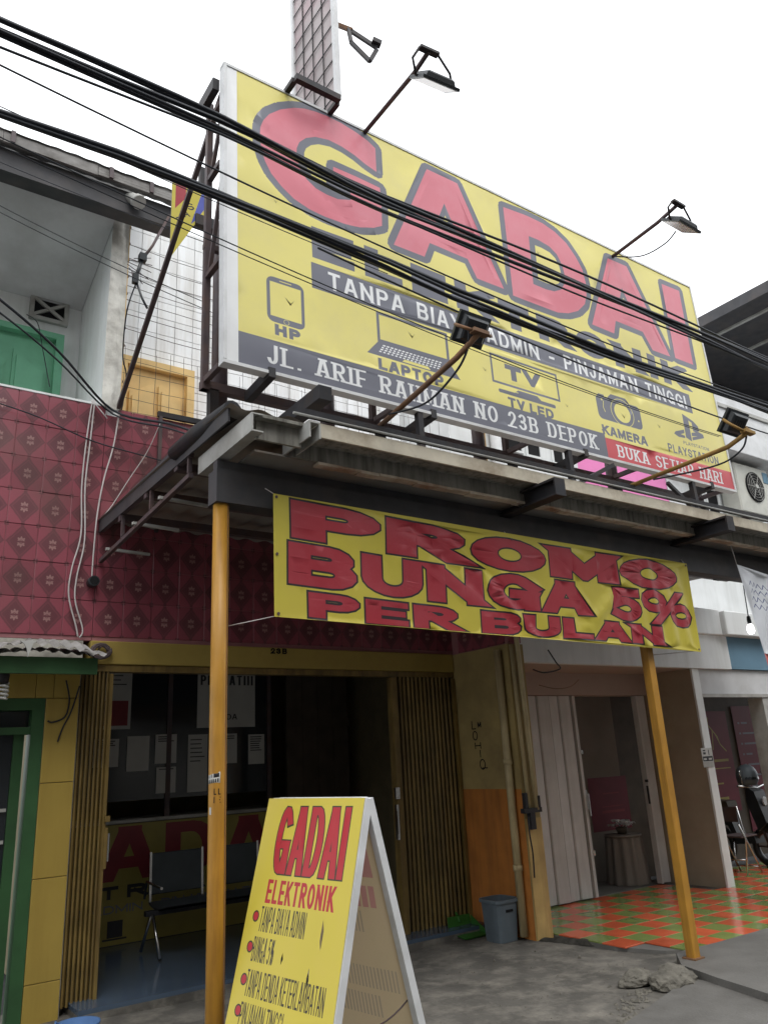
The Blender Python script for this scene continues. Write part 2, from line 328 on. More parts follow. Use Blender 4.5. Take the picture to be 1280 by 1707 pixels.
# ------------------------------------------------------------------ lettering: strokes on a unit box, drawn with an elliptic pen
def arc(cx, cy, rx, ry, a0, a1, n=7): return [(cx + rx * math.cos(R(a0 + (a1 - a0) * i / n)), cy + ry * math.sin(R(a0 + (a1 - a0) * i / n))) for i in range(n + 1)]
O_ = arc(.5, .5, .5, .5, 90, 450, 20)[:-1]
GL = {
 'A': (1.08, [[(0, 0), (.41, 1)], [(.59, 1), (1, 0)], [(.41, 1), (.59, 1)], [(.28, .28), (.72, .28)]]),
 'B': (1.0, [[(0, 0), (0, 1)], [(0, 1), (.55, 1)] + arc(.62, .765, .32, .235, 90, -90)[0:] + [(0, .53)], [(.55, .53)] + arc(.65, .265, .35, .265, 90, -90) + [(0, 0)]]),
 'D': (1.05, [[(0, 0), (0, 1)], [(0, 1), (.45, 1)] + arc(.5, .5, .5, .5, 90, -90, 10) + [(0, 0)]]),
 'E': (.85, [[(0, 0), (0, 1)], [(0, 1), (1, 1)], [(0, .5), (.9, .5)], [(0, 0), (1, 0)]]),
 'F': (.82, [[(0, 0), (0, 1)], [(0, 1), (1, 1)], [(0, .5), (.85, .5)]]),
 'G': (1.08, [arc(.5, .5, .5, .5, 45, 325, 16) + [(1, .42), (.6, .42)], [(1, 0), (1, .42)]]),
 'H': (1.0, [[(0, 0), (0, 1)], [(1, 0), (1, 1)], [(0, .5), (1, .5)]]),
 'I': (0.0, [[(.5, 0), (.5, 1)]]),
 'J': (.7, [[(1, 1), (1, .3)] + arc(.5, .3, .5, .3, 0, -160, 8)]),
 'K': (1.0, [[(0, 0), (0, 1)], [(.95, 1), (.08, .45)], [(.3, .58), (1, 0)]]),
 'L': (.8, [[(0, 0), (0, 1)], [(0, 0), (1, 0)]]),
 'M': (1.25, [[(0, 0), (0, 1)], [(1, 0), (1, 1)], [(0, 1), (.5, .15), (1, 1)]]),
 'N': (1.05, [[(0, 0), (0, 1)], [(1, 0), (1, 1)], [(0, 1), (1, 0)]]),
 'O': (1.12, ['loop', O_]),
 'P': (.95, [[(0, 0), (0, 1)], [(0, 1), (.55, 1)] + arc(.62, .73, .38, .27, 90, -90) + [(0, .46)]]),
 'R': (1.02, [[(0, 0), (0, 1)], [(0, 1), (.55, 1)] + arc(.6, .74, .38, .26, 90, -90) + [(0, .48)], [(.45, .48), (1, 0)]]),
 'S': (.95, [arc(.5, .75, .47, .25, 30, 270, 9) + arc(.5, .25, .5, .25, 90, -150, 9)]),
 'T': (.9, [[(.5, 0), (.5, 1)], [(0, 1), (1, 1)]]),
 'U': (1.0, [[(0, 1), (0, .4)] + arc(.5, .4, .5, .4, 180, 360, 10) + [(1, .4), (1, 1)]]),
 'V': (1.0, [[(0, 1), (.5, 0), (1, 1)]]),
 'Y': (1.0, [[(0, 1), (.5, .45), (1, 1)], [(.5, .5), (.5, 0)]]),
 '2': (.85, [arc(.5, .72, .5, .28, 170, -40, 8) + [(0, 0)], [(0, 0), (1, 0)]]),
 '3': (.85, [arc(.45, .76, .45, .24, 150, -80, 8), arc(.45, .26, .52, .26, 85, -150, 9)]),
 '5': (.95, [[(.95, 1), (.12, 1), (.05, .55)] + arc(.48, .33, .52, .33, 112, -130, 12)]),
 '%': (1.5, ['loop', arc(.2, .72, .2, .28, 90, 450, 12)[:-1], 'loop', arc(.8, .28, .2, .28, 90, 450, 12)[:-1], [(.76, 1), (.24, 0)]]),
 '-': (.5, [[(0, .42), (1, .42)]]), '.': (.0, [[(.5, 0.02), (.5, .03)]]), '!': (0, [[(.5, .35), (.5, 1)], [(.5, 0.02), (.5, .03)]]),
}
def clip_y(poly, lo, hi):
    for sgn, lim in ((1, lo), (-1, -hi)):
        out = []
        for i in range(len(poly)):
            a, b = poly[i - 1], poly[i]; ia, ib = sgn * a[1] >= lim, sgn * b[1] >= lim
            if ia != ib:
                t = (sgn * lim - a[1]) / (b[1] - a[1]); out.append((a[0] + t * (b[0] - a[0]), sgn * lim))
            if ib: out.append(b)
        poly = out
        if len(poly) < 3: return []
    return poly
def stroke(pts, wx, wy, loop, ext):
    """polyline -> convex quads with mitred joints, pen wx by wy"""
    q = []
    for x, y in pts:
        if not q or math.hypot(x / wx - q[-1][0], y / wy - q[-1][1]) > 1e-3: q.append((x / wx, y / wy))
    n = len(q)
    if n < 2: return []
    if not loop:
        def push(a, b, e):
            L = math.hypot(a[0] - b[0], a[1] - b[1]) or 1; dx, dy = (a[0] - b[0]) / L, (a[1] - b[1]) / L
            k = e * (1 + 0.9 * min(abs(dx), abs(dy)) * 2); return (a[0] + dx * k, a[1] + dy * k)
        q0, q1 = push(q[0], q[1], ext), push(q[-1], q[-2], ext); q[0], q[-1] = q0, q1
    L, Rr = [], []
    for i in range(n):
        a = q[i - 1] if (i or loop) else None; c = q[(i + 1) % n] if (i < n - 1 or loop) else None; b = q[i]
        ns = []
        for s, e in ((a, b), (b, c)):
            if s is None or e is None: continue
            d = math.hypot(e[0] - s[0], e[1] - s[1]) or 1; ns.append((-(e[1] - s[1]) / d, (e[0] - s[0]) / d))
        nx, ny = sum(k[0] for k in ns) / len(ns), sum(k[1] for k in ns) / len(ns); m = nx * nx + ny * ny
        k = 0.5 / max(m, 0.12)
        L.append(((b[0] + nx * k) * wx, (b[1] + ny * k) * wy)); Rr.append(((b[0] - nx * k) * wx, (b[1] - ny * k) * wy))
    return [[L[i], Rr[i], Rr[(i + 1) % n], L[(i + 1) % n]] for i in range(n if loop else n - 1)]
def text_polys(s, x0, x1, y0, h, wx, wy, gap=0.12, space=0.5, grow=0.0, serif=False, slant=0.0):
    """polygons of a line of capitals fitted between x0 and x1"""
    ws = []
    for ch in s: ws.append(space * h if ch == ' ' else None)
    rel = sum(GL[c][0] for c in s if c != ' '); fixed = sum(wx for c in s if c != ' ') + gap * h * (len(s) - 1) + sum(w for w in ws if w)
    unit = (x1 - x0 - fixed) / max(rel, 1e-6); x = x0; out = []
    for c in s:
        if c == ' ': x += space * h + gap * h; continue
        W = GL[c][0] * unit; loop = False
        for st in GL[c][1]:
            if st == 'loop': loop = True; continue
            pts = [(x + wx / 2 + u * W, y0 + wy / 2 + v * (h - wy)) for u, v in st]
            for poly in stroke(pts, wx + 2 * grow, wy + 2 * grow, loop, 0.5):
                poly = clip_y(poly, y0 - grow, y0 + h + grow)
                if poly: out.append(poly)
            if serif and not loop:
                for k, (e, o) in enumerate(((st[0], st[1]), (st[-1], st[-2]))):
                    if e[1] in (0, 1) and abs(e[1] - o[1]) * h > abs(e[0] - o[0]) * W * 0.8 and c not in 'JS':
                        cx = x + wx / 2 + e[0] * W; cy = y0 if e[1] == 0 else y0 + h - wy
                        out.append([(cx - wx * 1.05, cy), (cx + wx * 1.05, cy), (cx + wx * 1.05, cy + wy), (cx - wx * 1.05, cy + wy)])
            loop = False
        x += W + wx + gap * h
    if slant: out = [[(a + (b - y0) * slant, b) for a, b in p] for p in out]
    return out
def grow_poly(poly, e):
    """a band of width e round a polygon's edge"""
    out = [poly]; n = len(poly)
    for i in range(n):
        a, b = poly[i], poly[(i + 1) % n]; d = math.hypot(b[0] - a[0], b[1] - a[1]) or 1
        nx, ny = -(b[1] - a[1]) / d * e, (b[0] - a[0]) / d * e
        out.append([(a[0] + nx, a[1] + ny), (a[0] - nx, a[1] - ny), (b[0] - nx, b[1] - ny), (b[0] + nx, b[1] + ny)])
        out.append([(a[0] + e * math.cos(k * math.pi / 4 + .2), a[1] + e * math.sin(k * math.pi / 4 + .2)) for k in range(8)])
    return out
def rect(x0, x1, y0, y1): return [(x0, y0), (x1, y0), (x1, y1), (x0, y1)]
def printed(name, parent, W, Hh, layers, mats, fn, step=0.2, back=None, x00=0.0, y00=0.0, holes=()):
    """one sheet cut along the printed shapes; layers = [(material, polygons)] from bottom to top; fn(u, v) -> world point"""
    vs, fs, pr = [], [], []
    def addp(poly, k):
        ar = sum(poly[i - 1][0] * poly[i][1] - poly[i][0] * poly[i - 1][1] for i in range(len(poly)))
        if abs(ar) < 1e-7: return
        if ar < 0: poly = poly[::-1]
        b = len(vs); vs.extend(Vector(p) for p in poly); fs.append(list(range(b, b + len(poly)))); pr.append(k)
    addp(rect(x00, x00 + W, y00, y00 + Hh), -1)
    for k, (mi, polys) in enumerate(layers):
        for p in polys:
            p = [(min(max(a, x00), x00 + W), min(max(b, y00), y00 + Hh)) for a, b in p]
            addp(p, k)
    nu, nv = max(1, int(W / step)), max(1, int(Hh / step))
    for i in range(1, nu):
        for j in range(1, nv): vs.append(Vector((x00 + W * (i + .13 * math.sin(j * 5.1)) / nu, y00 + Hh * (j + .13 * math.sin(i * 3.3)) / nv)))
    ov, oe, of, _, _, orf = delaunay_2d_cdt(vs, [], fs, 1, 1e-5, True)
    P = [Vector(fn(v.x, v.y)) for v in ov]
    b = MB(); b.v += [tuple(p) for p in P]
    # which printed shape is on top at each triangle (polygons bucketed by cell)
    polys = [([(vs[i].x, vs[i].y) for i in f], k) for f, k in zip(fs, pr) if k >= 0]; cell = max(W, Hh) / 40; bk = {}
    for pi, (p, k) in enumerate(polys):
        for cx in range(int((min(a for a, _ in p) - x00) / cell), int((max(a for a, _ in p) - x00) / cell) + 1):
            for cy in range(int((min(c for _, c in p) - y00) / cell), int((max(c for _, c in p) - y00) / cell) + 1): bk.setdefault((cx, cy), []).append(pi)
    for v in bk.values(): v.sort(key=lambda i: -polys[i][1])
    for f in of:
        px = sum(ov[i].x for i in f) / len(f); py = sum(ov[i].y for i in f) / len(f); top = -1
        for pi in bk.get((int((px - x00) / cell), int((py - y00) / cell)), ()):
            p, k = polys[pi]; ins = False; q = p[-1]
            for c in p:
                if (c[1] > py) != (q[1] > py) and px < (q[0] - c[0]) * (py - c[1]) / (q[1] - c[1]) + c[0]: ins = not ins
                q = c
            if ins: top = k; break
        if top >= 0 and layers[top][0] is None: continue                 # a tear: no sheet there
        b.f.append(tuple(f)); b.m.append(0 if top < 0 else layers[top][0]); b.sm.append(True)
    o = b.build(name, mats, parent, fix=False)
    return o

# ================================================================== THE SETTING
structure(MB().add([(-400, -400, -0.06), (400, -400, -0.06), (400, 400, -0.06), (-400, 400, -0.06)], [(0, 1, 2, 3)]).build('ground', M_asph))
def apron(u, v):
    x, y = -6 + 16 * u, 2.7 + 4.0 * v
    z = 0.022 * noise.noise((x * .9, y * .9, 1)) + 0.010 * noise.noise((x * 3.1, y * 3.1, 4)) - 0.012
    return (x, y, z - 0.02 * (y < 2.8))
structure(MB().grid(apron, 160, 44).build('pavement', M_conc))
# raised slab edge on the right and the smooth patch in front of it
slab = structure(MB().prism([(5.18, 3.96, -0.02), (5.06, 3.60, -0.02), (4.96, 3.20, -0.02), (4.78, 2.62, -0.02), (9.5, 2.3, -0.02), (9.5, 4.12, -0.02), (7.2, 4.13, -0.02), (5.9, 4.16, -0.02), (5.45, 4.2, -0.02)], (0, 0, 0.085)).build('kerb_slab', M_conc2))
def patch(u, v):
    x = 3.3 + 1.8 * u; y = 2.7 + 1.15 * v * (0.55 + .45 * u)
    return (x, y, 0.018 + 0.006 * noise.noise((x * 2, y * 2, 9)))
structure(MB().grid(patch, 14, 10).build('smooth_patch', M_conc2))

# the row of houses on the other side of the street, behind the viewer: closes the street and cuts off the low sky
opp = MB()
for k in range(14):
    x = -42 + 6.1 * k; h = 9.6 + 1.6 * math.sin(k * 2.1) ** 2; opp.box(x, x + 6.0, -15, -7.6 + .5 * math.sin(k * 1.7), -.05, h); opp.box(x + .3, x + 5.7, -8.3 + .5 * math.sin(k * 1.7), -6.4, 3.0, 3.12)
structure(opp.build('opposite_street_side', mat('opposite_plaster', (.27, .255, .23), .85, .25, .6)))

# ================================================================== PAWN SHOP (middle house)
shop = thing('pawn_shop', 'middle shophouse with dark red tiled parapet and open ground floor behind yellow canopy posts', 'shophouse', (3.4, 6.3, 0))
left = thing('shophouse', 'left shophouse with green doors, yellow pilaster and red tiled parapet', 'shophouse', (0.7, 6.3, 0))
tile_me = None
def red_tiles(parent, wall, c0, c1):
    global tile_me
    if tile_me is None:
        o = MB().box(-0.1130, 0.1130, -0.012, 0.0, -0.1395, 0.1395, ch=0.0025); o = o.build('red_tile', M_red_tile); o.location = (0, 0, 0); me = o.data
        xs = [v.co.z for v in me.vertices]; mid = (max(xs) + min(xs)) / 2; ys = [v.co.y for v in me.vertices]
        for v in me.vertices: v.co.z -= mid; v.co.y -= max(ys)
        tile_me = me; bpy.data.objects.remove(o)
    for c in range(c0, c1):
        for r in range(7):
            o = piece('tile', tile_me, wall, (1.04 + 0.23 * c, 6.318 + random.uniform(-.002, .0015), 2.732 + 0.2835 * r))
            o.rotation_euler = (random.uniform(-.012, .012), 0, random.uniform(-.012, .012))
par = box('parapet', M_grout, shop, 1.617, 5.30, 6.312, 6.50, 2.56, 4.565)
red_tiles(shop, par, 3, 19)
box('lintel', M_ybeam, shop, 1.60, 5.24, 6.27, 6.49, 2.375, 2.555, ch=.006)
bar('gate_rail', M_gate, shop, (1.60, 6.33, 2.345), (5.24, 6.33, 2.345), 0.09, 0.05)
# house number painted under the parapet
bn = MB()
for k, pl in enumerate(text_polys('23B', 3.15, 3.31, 2.50, 0.05, 0.014, 0.012, gap=.3)):
    bn.add([(a, 6.266, b) for a, b in pl], [tuple(range(len(pl)))])
bn.build('house_number', M_hole, shop, fix=False)
box('side_wall', M_dark_wall, shop, 1.50, 1.60, 6.52, 9.5, 0.0, 2.7)
box('side_wall', M_dark_wall, shop, 5.25, 5.40, 6.31, 9.5, 0.0, 2.555)
box('back_wall', M_dark_wall, shop, 1.50, 5.40, 9.5, 9.6, 0.0, 2.7)
box('ceiling', M_ceil, shop, 1.50, 5.40, 6.52, 9.6, 2.702, 2.82)
box('floor', M_blue_floor, shop, 1.61, 5.24, 6.05, 9.49, 0.041, 0.07)
box('floor_slab', M_conc, shop, 1.61, 5.24, 6.04, 9.49, -0.03, 0.04)
# fin wall between this shop and the right one
fin = box('fin_wall', M_tan_wall, shop, 5.25, 5.45, 5.46, 6.305, 0.0, 2.55)
box('orange_dado', M_orange_wall, shop, 5.246, 5.2495, 5.463, 6.30, 0.002, 1.235)
box('end_face', M_tanpost, shop, 5.262, 5.448, 5.452, 5.4585, 0.0, 0.98)
up = box('fin_upper', M_grout, shop, 5.27, 5.43, 5.47, 6.31, 2.552, 3.30)
for j in range(3):
    for r in range(2):
        o = piece('tile', tile_me, up, (5.268, 5.62 + .23 * j, 2.70 + .2835 * r)); o.rotation_euler = (0, 0, R(-90))
for r in range(2): piece('tile', tile_me, up, (5.35, 5.468, 2.70 + .2835 * r)).scale = (.7, 1, 1)
# pipes running down the fin
pf = MB().tube([(5.205, 5.56, 0.03), (5.205, 5.56, 2.5)], 0.036, 10).build('drain_pipe', M_pipe, shop)
for z in (0.55, 1.45): MB().lathe((5.205, 5.56, z), [(.043, 0), (.043, .05)], 12).build('pipe_collar', M_pipe, shop)
tube('conduit', M_pipe, shop, [(5.375, 5.42, 1.05), (5.36, 5.42, 1.6), (5.34, 5.42, 2.5), (5.33, 5.42, 3.1)], 0.024)
tube('conduit', M_pipe, shop, [(5.30, 5.44, 1.06), (5.285, 5.44, 1.9), (5.275, 5.44, 2.54)], 0.018)
jb = MB().box(5.20, 5.42, 5.40, 5.45, 1.03, 1.07).box(5.235, 5.265, 5.41, 5.45, 1.071, 1.20).box(5.375, 5.40, 5.39, 5.43, 1.071, 1.17)
jb.box(5.275, 5.335, 5.405, 5.45, .89, 1.029); jb.tube(smoothpath([(5.24, 5.40, 1.0), (5.225, 5.39, .86), (5.25, 5.40, .7), (5.27, 5.43, .5)]), .007, 6).build('junction_box', M_black, shop)
# graffiti scrawled down the fin: L M / O / H / I / Q
gf = MB()
def scrawl(s, cy, cz, w, h):
    for pl in text_polys(s, -w / 2, w / 2, -h / 2, h, .012, .010, gap=.25):
        gf.add([(5.2445, cy - a, cz + b) for a, b in pl], [tuple(range(len(pl)))])
scrawl('L', 6.04, 1.83, .06, .08); scrawl('M', 5.955, 1.83, .05, .05); scrawl('O', 6.03, 1.73, .075, .09)
scrawl('H', 6.0, 1.635, .09, .06); scrawl('I', 5.975, 1.56, .012, .07); scrawl('O', 5.955, 1.46, .085, .10); scrawl('-', 5.925, 1.43, .08, .05)
gf.build('graffiti', M_hole, shop, fix=False)
# folding accordion gates
def gate(name, x0, x1, n, y0, depth, label):
    g = thing(name, label, 'folding gate', ((x0 + x1) / 2, y0, 0.0))
    sl = None
    for i in range(n):
        x = x0 + (x1 - x0) * (i + .5) / n; w = (x1 - x0) / n
        if sl is None:
            a = MB()
            a.prism([(-w * .62, 0.0, 0), (-w * .40, -.010, 0), (w * .40, -.010, 0), (w * .62, 0, 0), (w * .62, .008, 0), (-w * .62, .008, 0)], (0, 0, 2.28))
            o = a.build('slat', M_gate); sl = o.data; bpy.data.objects.remove(o)
        o = piece('slat', sl, g, (x, y0 + (depth if i % 2 else 0) + random.uniform(-.004, .004), 0.05)); o.rotation_euler = (0, 0, (0.5 if i % 2 else -0.5) + random.uniform(-.1, .1))
    return g
gl = gate('folding_gate', 1.555, 1.76, 13, 6.30, .03, 'narrow bundle of folded brown gate slats beside the yellow pilaster')
MB().box(1.76, 1.785, 6.26, 6.33, .06, 2.30).box(1.775, 1.80, 6.25, 6.28, .9, 1.18).box(1.77, 1.81, 6.24, 6.27, 1.22, 1.26).build('lock_stile', M_gate, gl)
MB().bar((1.805, 6.243, .95), (1.805, 6.243, 1.14), .012).build('handle', M_chrome, gl)
gr = gate('folding_gate', 4.50, 5.20, 28, 6.30, .045, 'wide stack of folded yellow-brown gate slats beside the orange wall')
MB().box(4.43, 4.49, 6.25, 6.33, .05, 2.31).build('lock_stile', M_gate, gr)
MB().box(4.405, 4.43, 6.24, 6.28, .85, 1.15).box(4.40, 4.445, 6.23, 6.26, 1.2, 1.3).bar((4.41, 6.235, .9), (4.41, 6.235, 1.1), .014).build('handle', M_chrome, gr)
box('stile', M_gate, gr, 5.205, 5.24, 6.27, 6.31, .05, 2.31)
# upper storey: white tiled back wall, ochre door
uw = box('upper_wall', M_wgrout, shop, 1.735, 5.60, 7.312, 7.45, 4.2, 7.43)
o = MB().box(-.0975, .0975, 0, .012, -.0975, .0975, ch=.002).build('white_tile', M_wtile); wt = o.data; bpy.data.objects.remove(o)
for v in wt.vertices: v.co.z -= .0975; v.co.y -= .006
for i in range(19):
    for j in range(15):
        if i > 7 and j > 8: continue
        x = 1.84 + .2 * i; z = 4.52 + .2 * j
        if 1.90 < x < 2.80 and z < 5.70: continue
        piece('tile', wt, uw, (x, 7.306 + random.uniform(-.001, .001), z))
dr = box('door', M_ydoor, shop, 2.03, 2.66, 7.27, 7.31, 4.3, 5.54)
fr = MB().box(1.95, 2.03, 7.20, 7.309, 4.3, 5.63).box(2.66, 2.74, 7.20, 7.309, 4.3, 5.63).box(2.03, 2.66, 7.20, 7.309, 5.545, 5.63).build('door_frame', M_ydoor, dr)
for x0, x1, sgn in ((2.07, 2.32, 1), (2.37, 2.62, -1)):
    p = [(x0, 7.240, 4.4), (x1, 7.240, 4.4)]
    top = [(x1 + (x0 - x1) * t, 7.240, 5.26 + .12 * (0.5 - 0.5 * math.cos(math.pi * (t if sgn < 0 else 1 - t)))) for t in [k / 8 for k in range(9)]]
    MB().prism(p + top, (0, .0295, 0)).build('door_panel', M_ydoor, dr)
    q = [((a - (x0 + x1) / 2) * .8 + (x0 + x1) / 2, 7.215, (c - 4.8) * .88 + 4.8) for a, _, c in p + top]
    MB().prism(q, (0, .0245, 0)).build('raised_panel', M_ydoor, dr)

# ================================================================== LEFT HOUSE
pl_ = box('parapet', M_grout, left, -0.30, 1.612, 6.312, 6.50, 2.56, 4.565)
red_tiles(left, pl_, -5, 3)
box('coping', M_white, left, -0.30, 1.612, 6.30, 6.50, 4.574, 4.592)
for z0, z1 in ((-0.02, .234), (.238, .883), (.887, 1.514), (1.518, 2.112)):
    box('yellow_panel', M_yellowp, left, 1.303, 1.535, 6.255, 6.30, z0, z1, ch=.003)
for x0, x1 in ((1.353, 1.535), (1.227, 1.350), (1.03, 1.224), (.80, 1.027), (.5, .797)):
    box('yellow_panel', M_yellowp, left, x0, x1, 6.258, 6.30, 2.116, 2.29, ch=.003)
box('wall_core', M_plaster, left, .3, 1.55, 6.301, 6.50, 2.12, 2.555)
box('wall_core', M_plaster, left, 1.31, 1.55, 6.301, 6.50, -.02, 2.12)
gdoor = thing('green_door', 'dark green framed glass door on the ground floor beside the yellow pilaster', 'door', (.9, 6.33, 0))
MB().box(1.215, 1.30, 6.26, 6.40, -.02, 2.113).build('jamb', M_dgreen, gdoor)
MB().box(.30, 1.215, 6.26, 6.40, 2.03, 2.113).build('head', M_dgreen, gdoor)
MB().box(.30, 1.215, 6.28, 6.38, 1.86, 1.91).build('transom', M_dgreen, gdoor)
MB().box(1.12, 1.19, 6.34, 6.38, 0.0, 1.86).box(.40, 1.12, 6.34, 6.38, 0.0, .12).build('door_stile', M_dgreen, gdoor)
MB().box(.30, 1.215, 6.365, 6.372, 1.915, 2.03).box(.3, 1.12, 6.36, 6.366, .12, 1.86).build('pane', M_glass, gdoor)
gb = MB()
for x in (.98, .85): gb.bar((x, 6.352, .85), (x, 6.352, 1.35), .022)
for z in (.85, 1.14, 1.35): gb.bar((.55, 6.348, z), (1.11, 6.348, z), .022)
gb.build('inner_grille', M_grey, gdoor)
# awning over the ground-floor door
aw = thing('awning', 'small dark green awning with ragged corrugated asbestos sheet over the green door', 'awning', (1.0, 5.95, 2.25))
box('fascia', M_dgreen, aw, .2, 1.56, 5.885, 5.925, 2.25, 2.365)
box('soffit', M_dgreen, aw, .2, 1.55, 5.93, 6.25, 2.34, 2.36)
def corr(x0, x1, y0, y1, z0, z1, per, amp, nx, ny=3, drop=0.0, zig=True):
    def f(u, v):
        x = x0 + (x1 - x0) * u; y = y0 + (y1 - y0) * v
        ph = x / per; t = ph - math.floor(ph); w = (abs(t - .5) * 4 - 1) if zig else math.cos(2 * math.pi * t)
        return (x, y, z0 + (z1 - z0) * v + amp * w + drop * noise.noise((x * 2, y * 2, 3)))
    return f
MB().grid(corr(.1, 1.60, 5.80, 6.26, 2.395, 2.47, .085, .017, 72, 3, .04), 72, 4, smooth=False).build('corrugated_sheet', M_corr, aw)
MB().grid(corr(.55, 1.50, 5.77, 6.10, 2.435, 2.50, .085, .017, 48, 3, .06), 48, 4, smooth=False).build('corrugated_sheet', M_corr, aw)
rg = MB().prism([(1.00, 5.765, 2.455), (1.12, 5.765, 2.46), (1.09, 5.765, 2.44), (1.075, 5.765, 2.39), (1.06, 5.765, 2.345), (1.05, 5.765, 2.40), (1.03, 5.765, 2.435)], (0, .012, 0)).build('torn_plastic', M_paper)
tag(rg, 'white scrap of torn plastic hanging off the awning edge', 'scrap')
box('unseen_shade_sheet', M_roofs, left, -5.0, .30, 3.7, 6.3, 2.95, 3.0)  # unseen sheet added left of the view to shade the yellow pilaster
# spiral bulb under it
cf = thing('spiral_bulb', 'unlit spiral lamp hanging under the green awning at the left edge', 'light bulb', (.96, 5.98, 2.08))
MB().lathe((.96, 5.98, 2.19), [(.03, 0), (.036, .05), (.03, .09), (.02, .14)], 12).build('socket', M_black, cf)
MB().tube([(.96 + .032 * math.cos(a * .5), 5.98 + .032 * math.sin(a * .5), 2.19 - .0022 * a) for a in range(0, 50)], .008, 6).build('spiral_tube', M_paper, cf)
# recess upstairs: wall, ceiling, green door, vent
box('recess_wall', M_white, left, -1.5, 1.569, 7.30, 7.42, 4.3, 6.9)
MB().prism([(-1.5, 6.12, 6.46), (-1.5, 7.299, 6.05), (-1.5, 7.299, 6.15), (-1.5, 6.12, 6.56)], (3.065, 0, 0)).build('recess_ceiling', M_ceil, left)
fw = MB().prism([(1.57, 6.305, 4.50), (1.57, 7.42, 4.50), (1.57, 7.42, 7.3), (1.57, 6.305, 6.64)], (.145, 0, 0)).build('fin_wall', M_white, left)
def peel(u, v):
    x = 1.565 + .158 * u; z = 4.56 + 2.06 * v
    y = 6.30 - .022 * (1 + noise.noise((x * 9, z * 3, 2))) * (1 if u < .65 + .25 * noise.noise((0, z * 2.5, 5)) else .15) - .004
    return (x, y, z)
MB().grid(peel, 10, 60).build('peeling_edge', M_peel, left)
MB().box(1.715, 1.733, 6.30, 6.36, 4.57, 6.60).build('yellow_trim', M_ydoor, left)
for k in range(11): MB().lathe((1.733, 6.315, 4.66 + .18 * k), [(.008, 0), (.014, .012), (.008, .028)], 8).build('trim_knob', M_dsteel, left)
ud = box('upper_door', M_green, left, .45, 1.33, 7.25, 7.299, 4.3, 5.60)
MB().box(.33, .43, 7.17, 7.299, 4.3, 5.66).box(1.33, 1.40, 7.17, 7.299, 4.3, 5.66).box(.43, 1.33, 7.17, 7.299, 5.60, 5.66).build('door_frame', M_green, ud)
for x0, x1 in ((.97, 1.27), (.60, .90)):
    p = [(x0, 7.222, 4.4), (x1, 7.222, 4.4)] + [(x1 + (x0 - x1) * t, 7.222, 5.30 + .13 * (0.5 - 0.5 * math.cos(math.pi * t))) for t in [k / 8 for k in range(9)]]
    MB().prism(p, (0, .0275, 0)).build('door_panel', M_green, ud)
    q = [((a - (x0 + x1) / 2) * .8 + (x0 + x1) / 2, 7.195, (c - 4.8) * .88 + 4.8) for a, _, c in p]
    MB().prism(q, (0, .0265, 0)).build('raised_panel', M_green, ud)
vb = MB().box(1.08, 1.12, 7.26, 7.299, 5.82, 6.10).box(1.40, 1.44, 7.26, 7.299, 5.82, 6.10).box(1.12, 1.40, 7.26, 7.299, 6.06, 6.10).box(1.12, 1.40, 7.26, 7.299, 5.82, 5.86).build('vent_block', M_grey, left)
MB().box(1.12, 1.40, 7.290, 7.2985, 5.86, 6.06).build('vent_void', M_hole, vb)
MB().bar((1.12, 7.275, 5.87), (1.40, 7.275, 6.05), .03, .025, up=(0, 1, 0)).bar((1.12, 7.268, 6.05), (1.40, 7.268, 5.87), .03, .025, up=(0, 1, 0)).build('vent_cross', M_grey, vb)
# main roof above both houses: gutter and sheet edge
box('gutter', M_roofs, left, -3.0, 2.06, 5.94, 6.10, 6.33, 6.55)
MB().grid(corr(-3.0, 2.08, 5.86, 8.2, 6.675, 8.3, .16, .004, 300, 3, .010, zig=False), 320, 6).build('roof_sheet', M_corr, left)
MB().grid(corr(-3.0, 2.08, 5.87, 6.02, 6.60, 6.63, .16, .005, 300, 3, .02, zig=False), 320, 2).build('roof_sheet_edge', M_corr, left)
for x in (.62, 1.42, 1.78): bar('roof_clip', M_dsteel, left, (x, 5.855, 6.56), (x, 5.865, 6.68), .035, .02)
for k in range(7):
    for j in range(4): MB().box(-3.25 + .76 * k, -2.495 + .76 * k, 5.862 + .006 * j, 5.89 + .006 * j, 6.553 + .034 * j + .004 * math.sin(k * 2.3 + j), 6.584 + .034 * j + .004 * math.sin(k * 3.7 + j)).build('roof_batten', M_corr, left)
MB().tube(smoothpath([(1.55, 6.06, 6.50), (1.62, 5.96, 6.50), (1.64, 5.90, 6.46), (1.66, 5.86, 6.42)]), .055, 12).tube([(1.655, 5.868, 6.43), (1.67, 5.84, 6.395)], .065, 12).build('gutter_elbow', M_grey, left)
bar('parapet_rail', M_black, shop, (2.06, 6.29, 4.60), (2.95, 6.29, 4.605), .035, .05)
bar('rail_pole', M_dsteel, shop, (2.085, 6.285, 3.5), (2.085, 6.285, 4.575), .03)
box('balcony_bounce_floor', M_white, left, -1.5, 5.6, 6.51, 7.29, 3.92, 4.0)  # unseen floor, added in a pale colour to bounce light onto the upstairs walls
